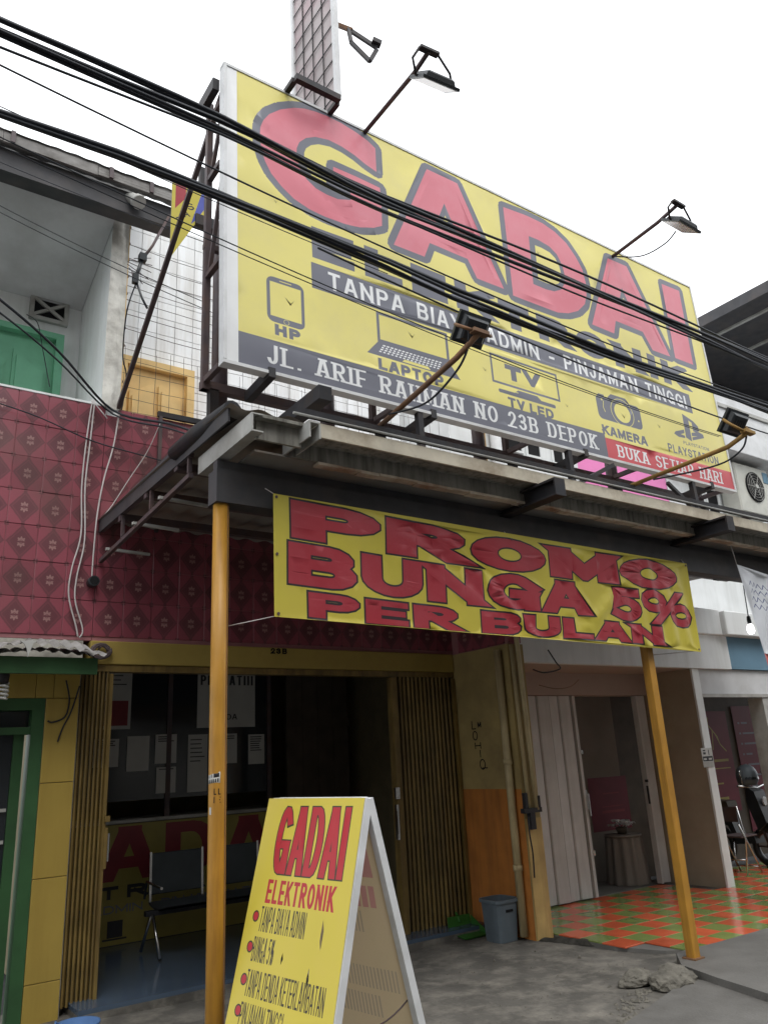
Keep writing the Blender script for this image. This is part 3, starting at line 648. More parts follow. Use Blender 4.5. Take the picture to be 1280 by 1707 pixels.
# wire grille along the balcony in front of the white tiles
wg = thing('wire_grille', 'rusty thin wire mesh standing on the red parapet before the white tiles', 'wire mesh', (3.4, 6.42, 4.57))
b = MB()
for k in range(27): x = 1.78 + .14 * k; b.bar((x, 6.42, 4.57), (x + .01 * math.sin(k), 6.42 + .01 * math.sin(k * 1.7), 5.28 + .03 * math.sin(k * 2.2)), .003)
for j in range(6): b.tube([(1.74 + .3 * i, 6.426 + .006 * math.sin(i * 1.3 + j), 4.63 + .125 * j + .012 * math.sin(i * .9 + j * 2)) for i in range(13)], .0022, 4)
b.build('mesh_wires', M_dsteel, wg)['kind'] = 'stuff'
b = MB()
for j in range(7): b.tube([(1.735, 6.36, 5.42 + .15 * j), (2.2, 6.37, 5.40 + .15 * j + .02 * math.sin(j)), (2.9, 6.37, 5.40 + .15 * j)], .0035, 4)
b.build('strung_wires', M_dsteel, wg)['kind'] = 'stuff'

# ---- inside the pawn shop
ct = thing('service_counter', 'dark counter with tall glass screen inside the pawn shop', 'counter', (2.9, 8.2, .07))
box('counter_base', M_dark_wood, ct, 1.62, 4.15, 7.97, 8.5, .07, 1.10)
box('counter_top', M_grey, ct, 1.62, 4.16, 7.93, 8.55, 1.102, 1.135, ch=.006)
for x in (1.66, 2.86, 3.98): box('screen_post', M_dsteel, ct, x - .025, x + .025, 7.97, 8.01, 1.136, 2.60)
box('screen_rail', M_dsteel, ct, 1.62, 4.15, 7.965, 8.015, 2.602, 2.66)
for x0, x1 in ((1.69, 2.83), (2.89, 3.95)): box('screen_pane', M_glass, ct, x0, x1, 7.985, 7.993, 1.30, 2.60)
pn = thing('partition', 'dark brown boarded partition door to the right of the glass counter', 'partition', (4.6, 8.0, .07))
for k in range(4): box('board', M_dark_wood, pn, 4.19 + .2 * k, 4.385 + .2 * k, 7.96, 8.0, .07, 2.66)
box('head_rail', M_dark_wood, pn, 4.18, 5.0, 7.94, 7.958, 1.95, 2.03)
box('lock_rail', M_dark_wood, pn, 4.18, 5.0, 7.94, 7.958, 1.05, 1.12)
# banner fixed to the counter front
def flat(x0, z0, y): return lambda u, v: (x0 + u, y, z0 + v)
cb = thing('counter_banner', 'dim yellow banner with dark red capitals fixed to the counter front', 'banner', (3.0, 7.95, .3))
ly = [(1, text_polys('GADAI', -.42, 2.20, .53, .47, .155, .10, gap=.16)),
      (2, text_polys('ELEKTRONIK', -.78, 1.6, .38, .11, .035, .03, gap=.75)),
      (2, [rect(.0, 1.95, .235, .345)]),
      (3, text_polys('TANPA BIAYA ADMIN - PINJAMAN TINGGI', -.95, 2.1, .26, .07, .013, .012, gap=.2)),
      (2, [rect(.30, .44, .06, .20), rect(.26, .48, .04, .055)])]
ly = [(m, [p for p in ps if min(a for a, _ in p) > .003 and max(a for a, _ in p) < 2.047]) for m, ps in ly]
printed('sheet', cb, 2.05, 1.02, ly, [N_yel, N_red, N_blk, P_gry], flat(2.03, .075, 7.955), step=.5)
# notices taped to the glass
def notice(x0, x1, z0, z1, label, rows=5, m=M_paper, ink=N_blk, red=None, words=None):
    p = thing('notice', label, 'notice', ((x0 + x1) / 2, 7.975, z0)); W, Hh = x1 - x0, z1 - z0; ls = []
    if red: ls.append((2, [rect(red[0] * W, red[1] * W, red[2] * Hh, red[3] * Hh)]))
    if words:
        for s, v, h, a, c in words: ls.append((1, text_polys(s, a * W, c * W, v * Hh, h * Hh, h * Hh * .22, h * Hh * .16, gap=.2)))
    ls.append((1, [rect(.12 * W, (.6 + .28 * random.random()) * W, Hh * (.9 - .075 * k), Hh * (.9 - .075 * k) + .010) for k in range(rows)]))
    printed('sheet', p, W, Hh, ls, [m, ink, N_red], flat(x0, z0, 7.972), step=2)
notice(2.18, 2.46, 1.97, 2.54, 'grey notice with a dark red block at the top left of the glass', 3, red=(.08, .9, .06, .48))
notice(2.44, 2.66, 1.57, 1.90, 'blank white sheet taped to the glass, left of the post', 0)
notice(2.10, 2.36, 1.62, 1.88, 'dim sheet taped to the glass next to the folded left gate', 4)
notice(2.72, 2.94, 1.63, 1.91, 'printed sheet taped above the framed slip, left of the post', 3)
notice(2.74, 2.94, 1.35, 1.595, 'small framed slip with a grey square under the printed sheet', 1, red=None)
notice(3.06, 3.27, 1.34, 1.90, 'tall narrow sheet half hidden by the yellow round post', 6)
notice(3.44, 3.60, 1.60, 1.90, 'small sheet taped just right of the yellow round post', 2)
notice(3.73, 3.92, 1.58, 1.885, 'small sheet with fine lines under the big notice', 7)
notice(3.15, 3.81, 1.965, 2.535, 'large notice with bold capitals ending ATIII', 0, words=[('PERHATIII', .77, .18, .05, .96), ('ANDA', .14, .10, .30, .68)], red=None)
for k in range(2): pass
M_bench = mat('dark_perforated_steel', (.045, .055, .062), .5, .15)
# waiting bench
bn_ = thing('waiting_bench', 'dark steel waiting bench with two seats in front of the counter', 'bench', (2.95, 7.2, .07))
for x0 in (2.52, 3.08):
    s = MB().grid(lambda u, v, x0=x0: (x0 + .5 * u, 6.98 + .42 * v, .47 - .03 * math.sin(math.pi * v)), 4, 6).grid(lambda u, v, x0=x0: (x0 + .5 * u, 6.98 + .42 * v, .45 - .03 * math.sin(math.pi * v)), 4, 6).build('seat', M_bench, bn_)
    MB().box(x0, x0 + .5, 7.42, 7.44, .52, .86, ch=.008).build('backrest', M_bench, bn_)
    for dx in (.01, .49): bar('back_frame', M_chrome, bn_, (x0 + dx, 7.41, .45), (x0 + dx, 7.43, .87), .02)
bar('seat_beam', M_black, bn_, (2.42, 7.2, .41), (3.68, 7.2, .41), .06, .04)
for x in (2.48, 3.60):
    MB().tube([(x, 7.18, .40), (x + .01, 7.0, .09)], .014, 8).tube([(x, 7.22, .40), (x - .01, 7.42, .09)], .014, 8).build('leg', M_chrome, bn_)
    MB().tube([(x, 6.98, .62), (x, 7.36, .64), (x, 7.41, .5)], .012, 8).build('armrest', M_chrome, bn_)

# ================================================================== RIGHT HOUSE
rs = thing('right_shop', 'right shophouse with white folding doors, pale fascia and dark overhanging roof', 'shophouse', (8.0, 6.3, 0))
def strip(name, x, w, ang, h=2.09):
    a = MB().prism([(-w * .48, 0, 0), (-w * .40, -.012, 0), (w * .40, -.012, 0), (w * .48, 0, 0), (w * .48, .012, 0), (-w * .48, .012, 0)], (0, 0, h)).build(name, M_doorw)
    return a
fd = thing('folding_door', 'white folding metal door leaves pushed to the left of the right shop doorway', 'folding door', (6.4, 6.3, .04))
o = strip('door_panel', 0, .178, 0); sm_ = o.data; bpy.data.objects.remove(o)
for k in range(7):
    o = piece('door_panel', sm_, fd, (5.81 + .171 * k, 6.29 + (.012 if k % 2 else 0), .045)); o.rotation_euler = (0, 0, .10 if k % 2 else -.10)
box('door_stile', M_doorw, fd, 6.935, 6.975, 6.25, 6.32, .045, 2.135)
MB().box(6.975, 6.99, 6.25, 6.27, .92, 1.12).box(6.97, 7.0, 6.245, 6.265, 1.5, 1.54).box(6.97, 7.0, 6.245, 6.265, .45, .5).bar((6.985, 6.23, .85), (6.985, 6.23, 1.08), .014).build('handle', M_chrome, fd)
fd2 = thing('folding_door', 'narrow white folded door leaf against the beige wall right of the doorway', 'folding door', (8.18, 6.3, .04))
for k in range(2):
    o = piece('door_panel', sm_, fd2, (8.15 + .12 * k, 6.29 + .03 * k, .045)); o.rotation_euler = (0, 0, .5 if k else -.35)
box('door_stile', M_doorw, fd2, 8.045, 8.075, 6.24, 6.31, .045, 2.135)
MB().box(8.03, 8.045, 6.24, 6.26, .9, 1.1).box(8.02, 8.045, 6.23, 6.26, 1.14, 1.17).build('handle', M_lampb, fd2)
box('head_beam', M_pink, rs, 5.45, 8.32, 6.26, 6.42, 2.142, 2.40)
box('soffit', M_pink, rs, 5.45, 8.32, 5.63, 6.26, 2.392, 2.41)
box('fascia', M_white, rs, 5.455, 9.10, 5.56, 5.63, 2.395, 2.80)
box('fascia_ledge', M_white, rs, 5.455, 8.95, 5.50, 5.63, 2.802, 3.12, ch=.01)
box('fascia_ledge', M_white, rs, 8.955, 13.0, 5.44, 5.63, 2.80, 3.10, ch=.01)
box('blue_fascia', M_blue, rs, 9.102, 13.0, 5.565, 5.63, 2.40, 2.798)
box('shop_lintel', M_ceil, rs, 8.43, 13.0, 5.60, 5.72, 2.075, 2.394)
box('lintel_trim', M_grey, rs, 8.43, 13.0, 5.585, 5.599, 2.06, 2.10)
box('beige_fin', M_brownw, rs, 8.325, 8.43, 5.612, 6.40, .0, 2.394)
box('white_end', M_white, rs, 8.305, 8.435, 5.585, 5.611, .0, 2.392)
box('jamb', M_grey, rs, 9.72, 9.92, 5.60, 5.80, .0, 2.06)
box('inner_floor', M_conc2, rs, 5.46, 8.30, 6.32, 9.5, -.02, .035)
box('inner_back_wall', M_pink, rs, 5.4, 12.5, 9.3, 9.4, -.02, 2.7)
box('inner_ceiling', M_ceil, rs, 5.4, 13, 5.73, 9.4, 2.70, 2.8)
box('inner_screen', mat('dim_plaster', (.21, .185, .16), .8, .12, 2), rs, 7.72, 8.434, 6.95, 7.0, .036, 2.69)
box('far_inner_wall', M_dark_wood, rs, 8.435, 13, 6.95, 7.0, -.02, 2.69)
box('party_wall', M_white, rs, 5.452, 5.60, 6.43, 9.3, -.02, 2.7)
# upstairs wall, vents, pink panel
box('party_wall_upper', M_white, rs, 5.605, 5.66, 6.605, 7.5, 2.81, 7.3)
box('side_return', M_white, rs, 5.605, 5.618, 6.45, 6.604, 2.81, 6.69)
uwl = box('upper_wall', M_white, rs, 5.62, 15.0, 6.45, 6.6, 2.81, 6.69)
for x0, x1, z0, z1 in ((6.52, 6.77, 5.18, 5.38), (6.88, 7.10, 5.16, 5.36), (7.35, 7.53, 5.14, 5.38), (10.72, 11.0, 4.92, 5.30), (11.22, 11.40, 4.72, 4.86)):
    vv = MB().box(x0 - .03, x1 + .03, 6.425, 6.449, z0 - .03, z0).box(x0 - .03, x1 + .03, 6.425, 6.449, z1, z1 + .03).box(x0 - .03, x0, 6.425, 6.449, z0, z1).box(x1, x1 + .03, 6.425, 6.449, z0, z1).build('vent_frame', M_white, uwl)
    MB().box(x0, x1, 6.44, 6.4485, z0, z1).build('vent_void', M_hole, vv)
pk = thing('pink_sign', 'plain bright pink sign panel on the wall below the billboard', 'sign', (8.7, 6.38, 4.4))
box('panel', M_hotpink, pk, 7.72, 9.62, 6.37, 6.42, 4.2, 5.9)
box('edge_trim', M_wframe, pk, 7.60, 7.715, 6.36, 6.42, 4.2, 5.9)
box('edge_trim', M_wframe, pk, 9.625, 9.98, 6.36, 6.42, 4.2, 5.9)
tube('white_downpipe', M_wframe, rs, [(6.28, 6.38, 3.2), (6.28, 6.38, 6.2)], .07, 12)
tube('rusty_downpipe', M_ochrepipe, rs, [(6.10, 6.40, 3.2), (6.10, 6.40, 6.2)], .025, 8)
ac = thing('air_conditioner', 'off-white outdoor air conditioner unit at the right edge under the white fascia', 'air conditioner', (11.9, 6.3, 4.9))
box('casing', M_acw, ac, 11.1, 12.05, 6.12, 6.42, 4.9, 5.72, ch=.02)
fan = MB().tube([(11.58, 6.10, 5.36), (11.58, 6.118, 5.36)], [.25, .25], 28).build('fan_recess', M_hole, ac)
b = MB()
for k in range(1, 6): b.tube([(11.58 + .045 * k * math.cos(a * math.pi / 14), 6.094, 5.36 + .045 * k * math.sin(a * math.pi / 14)) for a in range(29)], .004, 4)
for k in range(6): b.bar((11.58, 6.092, 5.36), (11.58 + .24 * math.cos(k * math.pi / 3), 6.092, 5.36 + .24 * math.sin(k * math.pi / 3)), .008)
b.tube([(11.58, 6.07, 5.36), (11.58, 6.09, 5.36)], .035, 12).build('fan_guard', M_grey, ac)
box('blue_label', M_blue, ac, 11.88, 12.02, 6.112, 6.119, 5.48, 5.66)
box('bracket', M_dsteel, ac, 11.4, 11.45, 6.1, 6.45, 4.84, 4.895); box('bracket', M_dsteel, ac, 12.15, 12.2, 6.1, 6.45, 4.84, 4.895)
wf = box('white_fascia', M_wframe, rs, 9.4, 17.0, 5.96, 6.44, 5.80, 6.80, ch=.01)
box('fascia_moulding', M_grey, rs, 9.4, 17.0, 5.93, 5.957, 6.50, 6.56)
box('roof_soffit', M_roofs, rs, 12.5, 24.0, 5.0, 9.5, 9.0, 9.1)
box('verge_board', M_roofs, rs, 12.42, 12.497, 5.0, 9.5, 8.94, 9.15)
for k in range(6): box('rafter', M_grey, rs, 13.0 + 1.1 * k, 13.07 + 1.1 * k, 5.9, 7.0, 8.96, 8.996)
box('attic_wall', M_roofs, rs, 11.5, 24.0, 8.55, 8.7, 6.4, 9.0)
box('terrace', M_white, rs, 9.4, 24.0, 6.45, 8.54, 6.70, 6.795)
MB().grid(lambda u, v: (12.6 + 8 * u, 8.35 + .1 * math.sin(9 * u + 3 * v) - .05 * v, 8.99 - .6 * v * (1 + .12 * math.sin(23 * u))), 60, 8).build('hanging_tarp', M_roofs, rs)
# porch of green and orange tiles
porch = structure(MB().prism([(5.47, 4.80, -.03), (5.62, 4.42, -.03), (5.86, 4.24, -.03), (11.0, 4.17, -.03), (11.0, 6.4, -.03), (5.47, 6.4, -.03)], (0, 0, .045)).build('porch', M_conc2))
o = MB().box(-.1194, .1194, -.1194, .1194, 0, .012, ch=.0015).build('porch_tile', M_orange_t); ot = o.data; bpy.data.objects.remove(o)
gt = ot.copy(); gt.materials.clear(); gt.materials.append(M_green_t)
for i in range(22):
    for j in range(9):
        x, y = 5.59 + .24 * i, 4.33 + .24 * j
        if (x < 5.75 and y < 4.80 - (x - 5.5) * .9) or (x > 8.2 and y > 5.55 and x < 8.5): continue
        piece('tile', gt if (i + j) % 2 else ot, porch, (x, y, .0155 + random.uniform(0, .0012)))
# posters inside the right opening
def poster(x0, x1, z0, z1, label, kind):
    p = thing('poster', label, 'poster', ((x0 + x1) / 2, 6.9, z0)); W, Hh = x1 - x0, z1 - z0
    if kind == 0:
        def st(pts, w): return stroke([(a * W, c * Hh) for a, c in pts], w, w, False, .5)
        ls = [(1, st([(.30, .93), (.28, .86), (.42, .80), (.55, .74), (.58, .70)], .02) + st([(.40, .80), (.33, .62)], .02) + st([(.50, .76), (.62, .66), (.78, .60)], .02)),
              (1, [rect(.3 * W, .82 * W, .49 * Hh, .515 * Hh), rect(.15 * W, .85 * W, .42 * Hh, .43 * Hh)]), (2, [rect(.1 * W, .5 * W, .27 * Hh, .285 * Hh)]), (1, [rect(.15 * W, .6 * W, .12 * Hh, .145 * Hh)])]
    else:
        ls = [(1, [rect(.12 * W, .17 * W, Hh * (.85 - .085 * k), Hh * (.865 - .085 * k)) for k in range(9)] + [rect(.22 * W, (.4 + .2 * (k % 3) * .8) * W, Hh * (.85 - .085 * k), Hh * (.865 - .085 * k)) for k in range(9)])]
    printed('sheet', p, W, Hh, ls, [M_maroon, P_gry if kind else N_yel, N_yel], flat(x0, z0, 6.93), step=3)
poster(10.28, 10.95, .60, 1.98, 'dark red poster with a line-drawn figure inside the right opening', 0)
poster(11.12, 12.0, .30, 2.05, 'dark red poster with a bulleted list at the right edge', 1)
ps_ = thing('poster', 'dark red poster hanging behind the flower table in the doorway', 'poster', (8.1, 6.94, .56))
printed('sheet', ps_, .72, .62, [(1, [rect(.25, .55, .42, .435), rect(.2, .6, .27, .28), rect(.2, .62, .20, .23)])], [M_maroon, N_red], flat(7.80, .58, 6.942), step=3)
# table with flowers
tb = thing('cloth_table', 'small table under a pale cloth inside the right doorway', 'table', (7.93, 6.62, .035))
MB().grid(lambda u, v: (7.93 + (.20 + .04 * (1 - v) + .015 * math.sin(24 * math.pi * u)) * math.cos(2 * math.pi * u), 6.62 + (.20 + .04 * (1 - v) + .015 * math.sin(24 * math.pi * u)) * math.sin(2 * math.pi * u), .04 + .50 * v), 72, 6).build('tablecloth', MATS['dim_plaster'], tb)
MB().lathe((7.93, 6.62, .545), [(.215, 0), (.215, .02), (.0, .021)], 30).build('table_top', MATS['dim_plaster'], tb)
fl = thing('flower_arrangement', 'low bunch of white artificial flowers on the cloth table', 'flowers', (7.93, 6.62, .567))
MB().lathe((7.93, 6.62, .569), [(.05, 0), (.07, .05), (.065, .08)], 14).build('pot', M_dark_wood, fl)
for k in range(9):
    a = k * 2.4; r = .05 + .012 * k; x, y, z = 7.93 + r * math.cos(a), 6.62 + r * math.sin(a), .675 + .03 * math.sin(k * 1.9)
    b = MB()
    for q in range(6):
        ca, sa = math.cos(q * math.pi / 3), math.sin(q * math.pi / 3)
        b.add([(x, y, z), (x + .045 * ca - .022 * sa, y + .045 * sa + .022 * ca, z + .025), (x + .062 * ca, y + .062 * sa, z + .004), (x + .045 * ca + .022 * sa, y + .045 * sa - .022 * ca, z + .025)], [(0, 1, 2, 3)])
    b.tube([(x, y, z), (7.93, 6.62, .63)], .003, 4).build('flower', M_wframe, fl, fix=False)
# scooter with helmet, folding chair in the far opening
sc = thing('motor_scooter', 'black motor scooter parked inside the far right opening', 'scooter', (9.95, 6.35, 0))
def ring(c, r, w, n=22):
    return [(c[0], c[1] + r * math.cos(2 * math.pi * k / n), c[2] + r * math.sin(2 * math.pi * k / n)) for k in range(n + 1)]
for y in (5.98, 6.72):
    wh = MB().tube(ring((9.95, y, .26), .215, .05), .045, 8, caps=False).build('wheel', M_lampb, sc)
    b = MB().tube([(9.92, y, .26), (9.98, y, .26)], .05, 12)
    for k in range(5): b.bar((9.95, y, .26), (9.95, y + .19 * math.cos(k * 1.257), .26 + .19 * math.sin(k * 1.257)), .02)
    b.build('rim', M_dsteel, wh)
MB().prism([(9.83, 6.05, .45), (9.83, 6.15, .80), (9.83, 6.12, .98), (9.83, 6.02, .92), (9.83, 5.92, .55)], (.24, 0, 0)).build('front_fairing', M_lampb, sc)
MB().prism([(9.85, 6.12, .30), (9.85, 6.40, .28), (9.85, 6.48, .50), (9.85, 6.88, .62), (9.85, 6.86, .72), (9.85, 6.45, .66), (9.85, 6.36, .38), (9.85, 6.14, .42)], (.2, 0, 0)).build('body', M_lampb, sc)
MB().prism([(9.84, 6.42, .725), (9.84, 6.9, .76), (9.84, 6.88, .82), (9.84, 6.44, .80)], (.22, 0, 0)).build('seat', M_dark_wood, sc)
MB().tube([(9.62, 6.10, 1.0), (9.80, 6.06, .98), (9.95, 6.04, .96), (10.1, 6.06, .98), (10.28, 6.10, 1.0)], .014, 8).build('handlebar', M_chrome, sc)
MB().tube([(9.92, 5.99, .27), (9.92, 6.08, .6)], .018, 8).tube([(9.98, 5.99, .27), (9.98, 6.08, .6)], .018, 8).build('fork', M_dsteel, sc)
for x in (9.70, 10.2): MB().tube([(x, 6.08, .99), (x - .02, 6.06, 1.12)], .006, 6).tube([(x - .02, 6.05, 1.15), (x - .02, 6.063, 1.15)], [.045, .045], 14).build('mirror', M_chrome, sc)
MB().tube([(9.95, 5.955, .80), (9.95, 5.97, .80)], [.05, .06], 14).build('headlamp', M_lens, sc)
MB().tube([(9.86, 6.45, .3), (9.80, 6.42, .02)], .010, 6).build('kickstand', M_chrome, sc)
he = thing('helmet', 'dark blue-grey motorcycle helmet resting on the scooter handlebar', 'helmet', (9.84, 6.08, 1.0))
MB().lathe((9.84, 6.08, 1.0), [(.095, 0), (.125, .04), (.135, .10), (.128, .16), (.10, .215), (.055, .245), (.005, .255)], 20).build('shell', M_bin, he)
MB().grid(lambda u, v: (9.84 + .140 * math.cos(R(200 + 130 * u)) * (1 - .12 * v), 6.08 + .140 * math.sin(R(200 + 130 * u)) * (1 - .12 * v), 1.07 + .085 * v), 12, 4).build('visor', M_glass, he)
fc = thing('folding_chair', 'bare metal folding chair beside the white pillar end', 'chair', (9.3, 6.0, 0))
for y in (5.86, 6.14):
    MB().tube([(9.12, y, .005), (9.22, y, .45), (9.14, y, .80)], .011, 8).build('leg', M_chrome, fc); MB().tube([(9.46, y, .005), (9.12, y, .60)], .011, 8).build('leg', M_chrome, fc)
MB().box(9.14, 9.48, 5.86, 6.14, .44, .46, ch=.006).build('seat', M_dsteel, fc)
MB().grid(lambda u, v: (9.13 + .02 * math.sin(math.pi * u), 5.86 + .28 * u, .62 + .17 * v), 6, 3).build('backrest', M_dsteel, fc)
MB().tube([(9.14, 5.86, .2), (9.14, 6.14, .2)], .008, 6).tube([(9.40, 5.86, .1), (9.40, 6.14, .1)], .008, 6).build('stretcher', M_chrome, fc)
# little white sticker sign on the pillar end
sg = thing('small_sign', 'small white notice plate on the white pillar end of the right shop', 'sign', (8.31, 5.57, 1.28))
printed('plate', sg, .21, .21, [(1, [rect(.01, .20, .065, .12), rect(.03, .08, .14, .165), rect(.13, .145, .13, .19), rect(.03, .08, .175, .19)]), (0, [rect(.03, .08, .08, .10), rect(.12, .18, .08, .10)]), (2, [rect(0, .21, 0, .06)])], [M_paper, N_blk, M_grey], flat(8.21, 1.28, 5.575), step=3)
bar('plate_back', M_grey, sg, (8.25, 5.580, 1.29), (8.40, 5.580, 1.29), .006, .02)
# lit bulb hanging under the neighbour's awning
lb = thing('light_bulb', 'small lit white bulb hanging on a black wire at the right', 'light bulb', (8.72, 5.0, 2.72))
tube('wire', M_black_cable, lb, sag((8.78, 5.02, 3.32), (8.72, 5.0, 2.93), -.01, 6), .006, 6)
MB().lathe((8.72, 5.0, 2.84), [(.02, 0), (.026, .04), (.022, .09), (.012, .10)], 10).build('socket', M_lampb, lb)
MB().lathe((8.72, 5.0, 2.725), [(.004, 0), (.03, .01), (.041, .04), (.040, .07), (.028, .105), (.022, .115)], 14).build('glass', mat('lit_bulb', (1, 1, 1), emit=(1, .98, .95, 6)), lb)

# ================================================================== street bits
bt = thing('rubbish_bin', 'small slate grey plastic rubbish bin at the foot of the orange wall', 'bin', (5.02, 5.72, 0))
def sq(cx, cy, prof, n=28):
    m = MB(); k = len(prof)
    for r, z in prof:
        for j in range(n):
            t = 2 * math.pi * j / n; c_, s_ = math.cos(t), math.sin(t); q = max(r, 1e-4) / (abs(c_) ** 5 + abs(s_) ** 5) ** .2
            m.v.append((cx + q * c_, cy + q * s_, z))
    for i in range(k - 1):
        for j in range(n): m.f.append((i * n + j, i * n + (j + 1) % n, (i + 1) * n + (j + 1) % n, (i + 1) * n + j)); m.m.append(0); m.sm.append(False)
    m.f.append(tuple(range(n))[::-1]); m.m.append(0); m.sm.append(False)
    return m
sq(5.07, 5.70, [(.11, .004), (.128, .31), (.142, .312), (.142, .338), (.128, .338), (.105, .02), (.001, .02)]).build('body', M_bin, bt)
MB().box(5.03, 5.11, 5.568, 5.585, .24, .26).build('handle_slot', M_hole, bt)
dp = thing('dustpan', 'green plastic dustpan lying behind the rubbish bin', 'dustpan', (4.98, 6.05, 0))
MB().prism([(4.84, 5.92, .012), (5.10, 5.92, .012), (5.12, 6.16, .03), (4.86, 6.16, .03)], (0, 0, .008)).build('tray', M_greenpl, dp)
MB().prism([(4.86, 6.16, .02), (5.12, 6.16, .02), (5.14, 6.20, .15), (4.88, 6.20, .15)], (0, .01, 0)).prism([(5.10, 5.92, .02), (5.12, 6.16, .02), (5.14, 6.19, .14), (5.11, 5.94, .04)], (.01, 0, 0)).build('rim', M_greenpl, dp)
MB().tube([(5.0, 6.17, .10), (5.01, 6.24, .17)], .012, 8).build('handle', M_greenpl, dp)
def rock(name, c, s, seed, label):
    bm = bmesh.new(); bmesh.ops.create_icosphere(bm, subdivisions=4, radius=1)
    for v in bm.verts:
        n1 = noise.noise(v.co * 1.1 + Vector((seed, 0, 0))); n2 = noise.noise(v.co * 3.2 + Vector((0, seed, 0))); n3 = noise.noise(v.co * 9 + Vector((seed, seed, 0)))
        k = 1 + .30 * n1 + .13 * n2 + .05 * n3
        v.co = Vector((v.co.x * k * s[0], v.co.y * k * s[1], max(v.co.z * k * s[2], -.35 * s[2])))
    b = MB(); bm.verts.index_update()
    b.add([(v.co.x + c[0], v.co.y + c[1], v.co.z + c[2] + .30 * s[2]) for v in bm.verts], [[v.index for v in f.verts] for f in bm.faces]); bm.free()
    o = b.build(name, M_rock); tag(o, label, 'rubble', 'lumps of broken concrete by the right post'); return o
rock('concrete_lump', (4.95, 3.87, .0), (.185, .125, .09), 3.3, 'large ragged lump of broken concrete by the foot of the square post')
rock('concrete_lump', (4.80, 4.07, .0), (.13, .08, .065), 8.1, 'smaller flat lump of broken concrete beside the large one')
for k in range(9):
    a, c = random.uniform(2.6, 5.1), random.uniform(3.3, 5.4); r = random.uniform(.006, .014)
    bb = MB(); n = 6
    bb.tube([(a, c, -.012), (a + r * .2, c, r * .5), (a, c, r * .9)], [r, r * .9, r * .3], n)
    o = bb.build('pebble', M_rock); tag(o, 'pale grey pebble lying on the rough concrete pavement', 'pebble', 'pebbles on the pavement')
gm = MB(); rn2 = random.Random(11)
def flake(x, y, r):
    a0 = rn2.uniform(0, 6.28); z = -.008
    gm.add([(x + r * math.cos(a0 + k * 1.26) * rn2.uniform(.6, 1.2), y + r * math.sin(a0 + k * 1.26) * rn2.uniform(.6, 1.2), z) for k in range(5)] + [(x, y, z + r * rn2.uniform(.5, .9))], [(k, (k + 1) % 5, 5) for k in range(5)])
for k in range(260):
    t = rn2.random(); flake(3.2 + 1.55 * t + rn2.gauss(0, .05), 3.28 + .62 * t + .08 * math.sin(t * 9) + rn2.gauss(0, .035), rn2.uniform(.006, .022))
for k in range(500): flake(rn2.uniform(2.4, 5.3), rn2.uniform(3.2, 6.0), rn2.uniform(.003, .010))
gr_ = gm.build('concrete_grit', M_rock); gr_['kind'] = 'stuff'; gr_['label'] = 'loose concrete grit along a crack and over the pavement'; gr_['category'] = 'grit'
dm_ = MB().grid(lambda u, v: (5.30 + .33 * u + .10 * (v - .5) + .03 * noise.noise((u * 7, v, 1)), 5.43 - .66 * u - .05 * (v - .5), -.01 + (.045 + .02 * noise.noise((u * 9, v * 3, 4))) * math.sin(math.pi * v) * (.4 + .6 * math.sin(math.pi * min(1, u * 1.2 + .15)))), 40, 8).build('dirt_ridge', mat('black_dirt', (.045, .042, .036), .95, .4, 20, bump=.9, bscale=60))
dm_['kind'] = 'stuff'; dm_['label'] = 'ridge of dark dirt along the broken porch edge'; dm_['category'] = 'dirt'
bk = thing('blue_basin', 'blue plastic basin at the foot of the left folding gate', 'basin', (1.56, 5.86, 0))
MB().lathe((1.56, 5.86, -.02), [(0, .006), (.10, .006), (.13, .06), (.14, .062), (.14, .075), (.128, .073), (.10, .02), (0, .02)], 20).build('tub', mat('blue_plastic', (.10, .20, .42), .4), bk)
MB().tube([(1.42, 5.86, .058), (1.43, 5.88, .08), (1.45, 5.89, .06)], .007, 6).build('grip', MATS['blue_plastic'], bk)

# ================================================================== CANOPY
cp = thing('canopy', 'low metal canopy over the pavement carried on two yellow posts', 'canopy', (4.0, 4.6, 0))
MB().grid(lambda u, v: (1.60 + 7.2 * u, 3.66 + 2.69 * v, 3.47 + .065 * v + .012 * math.cos(u * 7.2 / .19 * 6.283)), 300, 3).build('roof_sheet', M_sheet, cp)
for y in (4.55, 5.15, 5.75): box('purlin', M_dsteel, cp, 1.62, 8.7, y - .03, y + .03, 3.385, 3.44)
box('front_soffit', M_sheet, cp, 1.80, 8.7, 3.765, 4.20, 3.268, 3.28)
box('main_beam', M_roofs, cp, 1.645, 8.7, 3.94, 4.06, 3.0, 3.20)
box('beam_packer', M_roofs, cp, 1.66, 8.6, 3.97, 4.03, 3.202, 3.266)
# front gutter: cream lip, streaked back, worn edge
box('gutter_lip', M_cream, cp, 2.06, 8.7, 3.585, 3.60, 3.352, 3.44)
box('gutter_base', M_grime, cp, 2.06, 8.7, 3.601, 3.74, 3.36, 3.372)
box('gutter_back', M_grime, cp, 2.02, 8.7, 3.741, 3.76, 3.268, 3.44)
edge = MB()
for k in range(44):
    x = 2.2 + .148 * k; edge.box(x, x + .146, 3.735 + .004 * math.sin(k * 1.3), 3.80, 3.250 + .004 * math.sin(k * 2.1), 3.266)
edge.build('rusty_flange', mat('rusty_cream_edge', (.60, .52, .42), .6, .2, 6, dirt=(.28, .12, .05), damt=.95, dscale=3.5), cp)
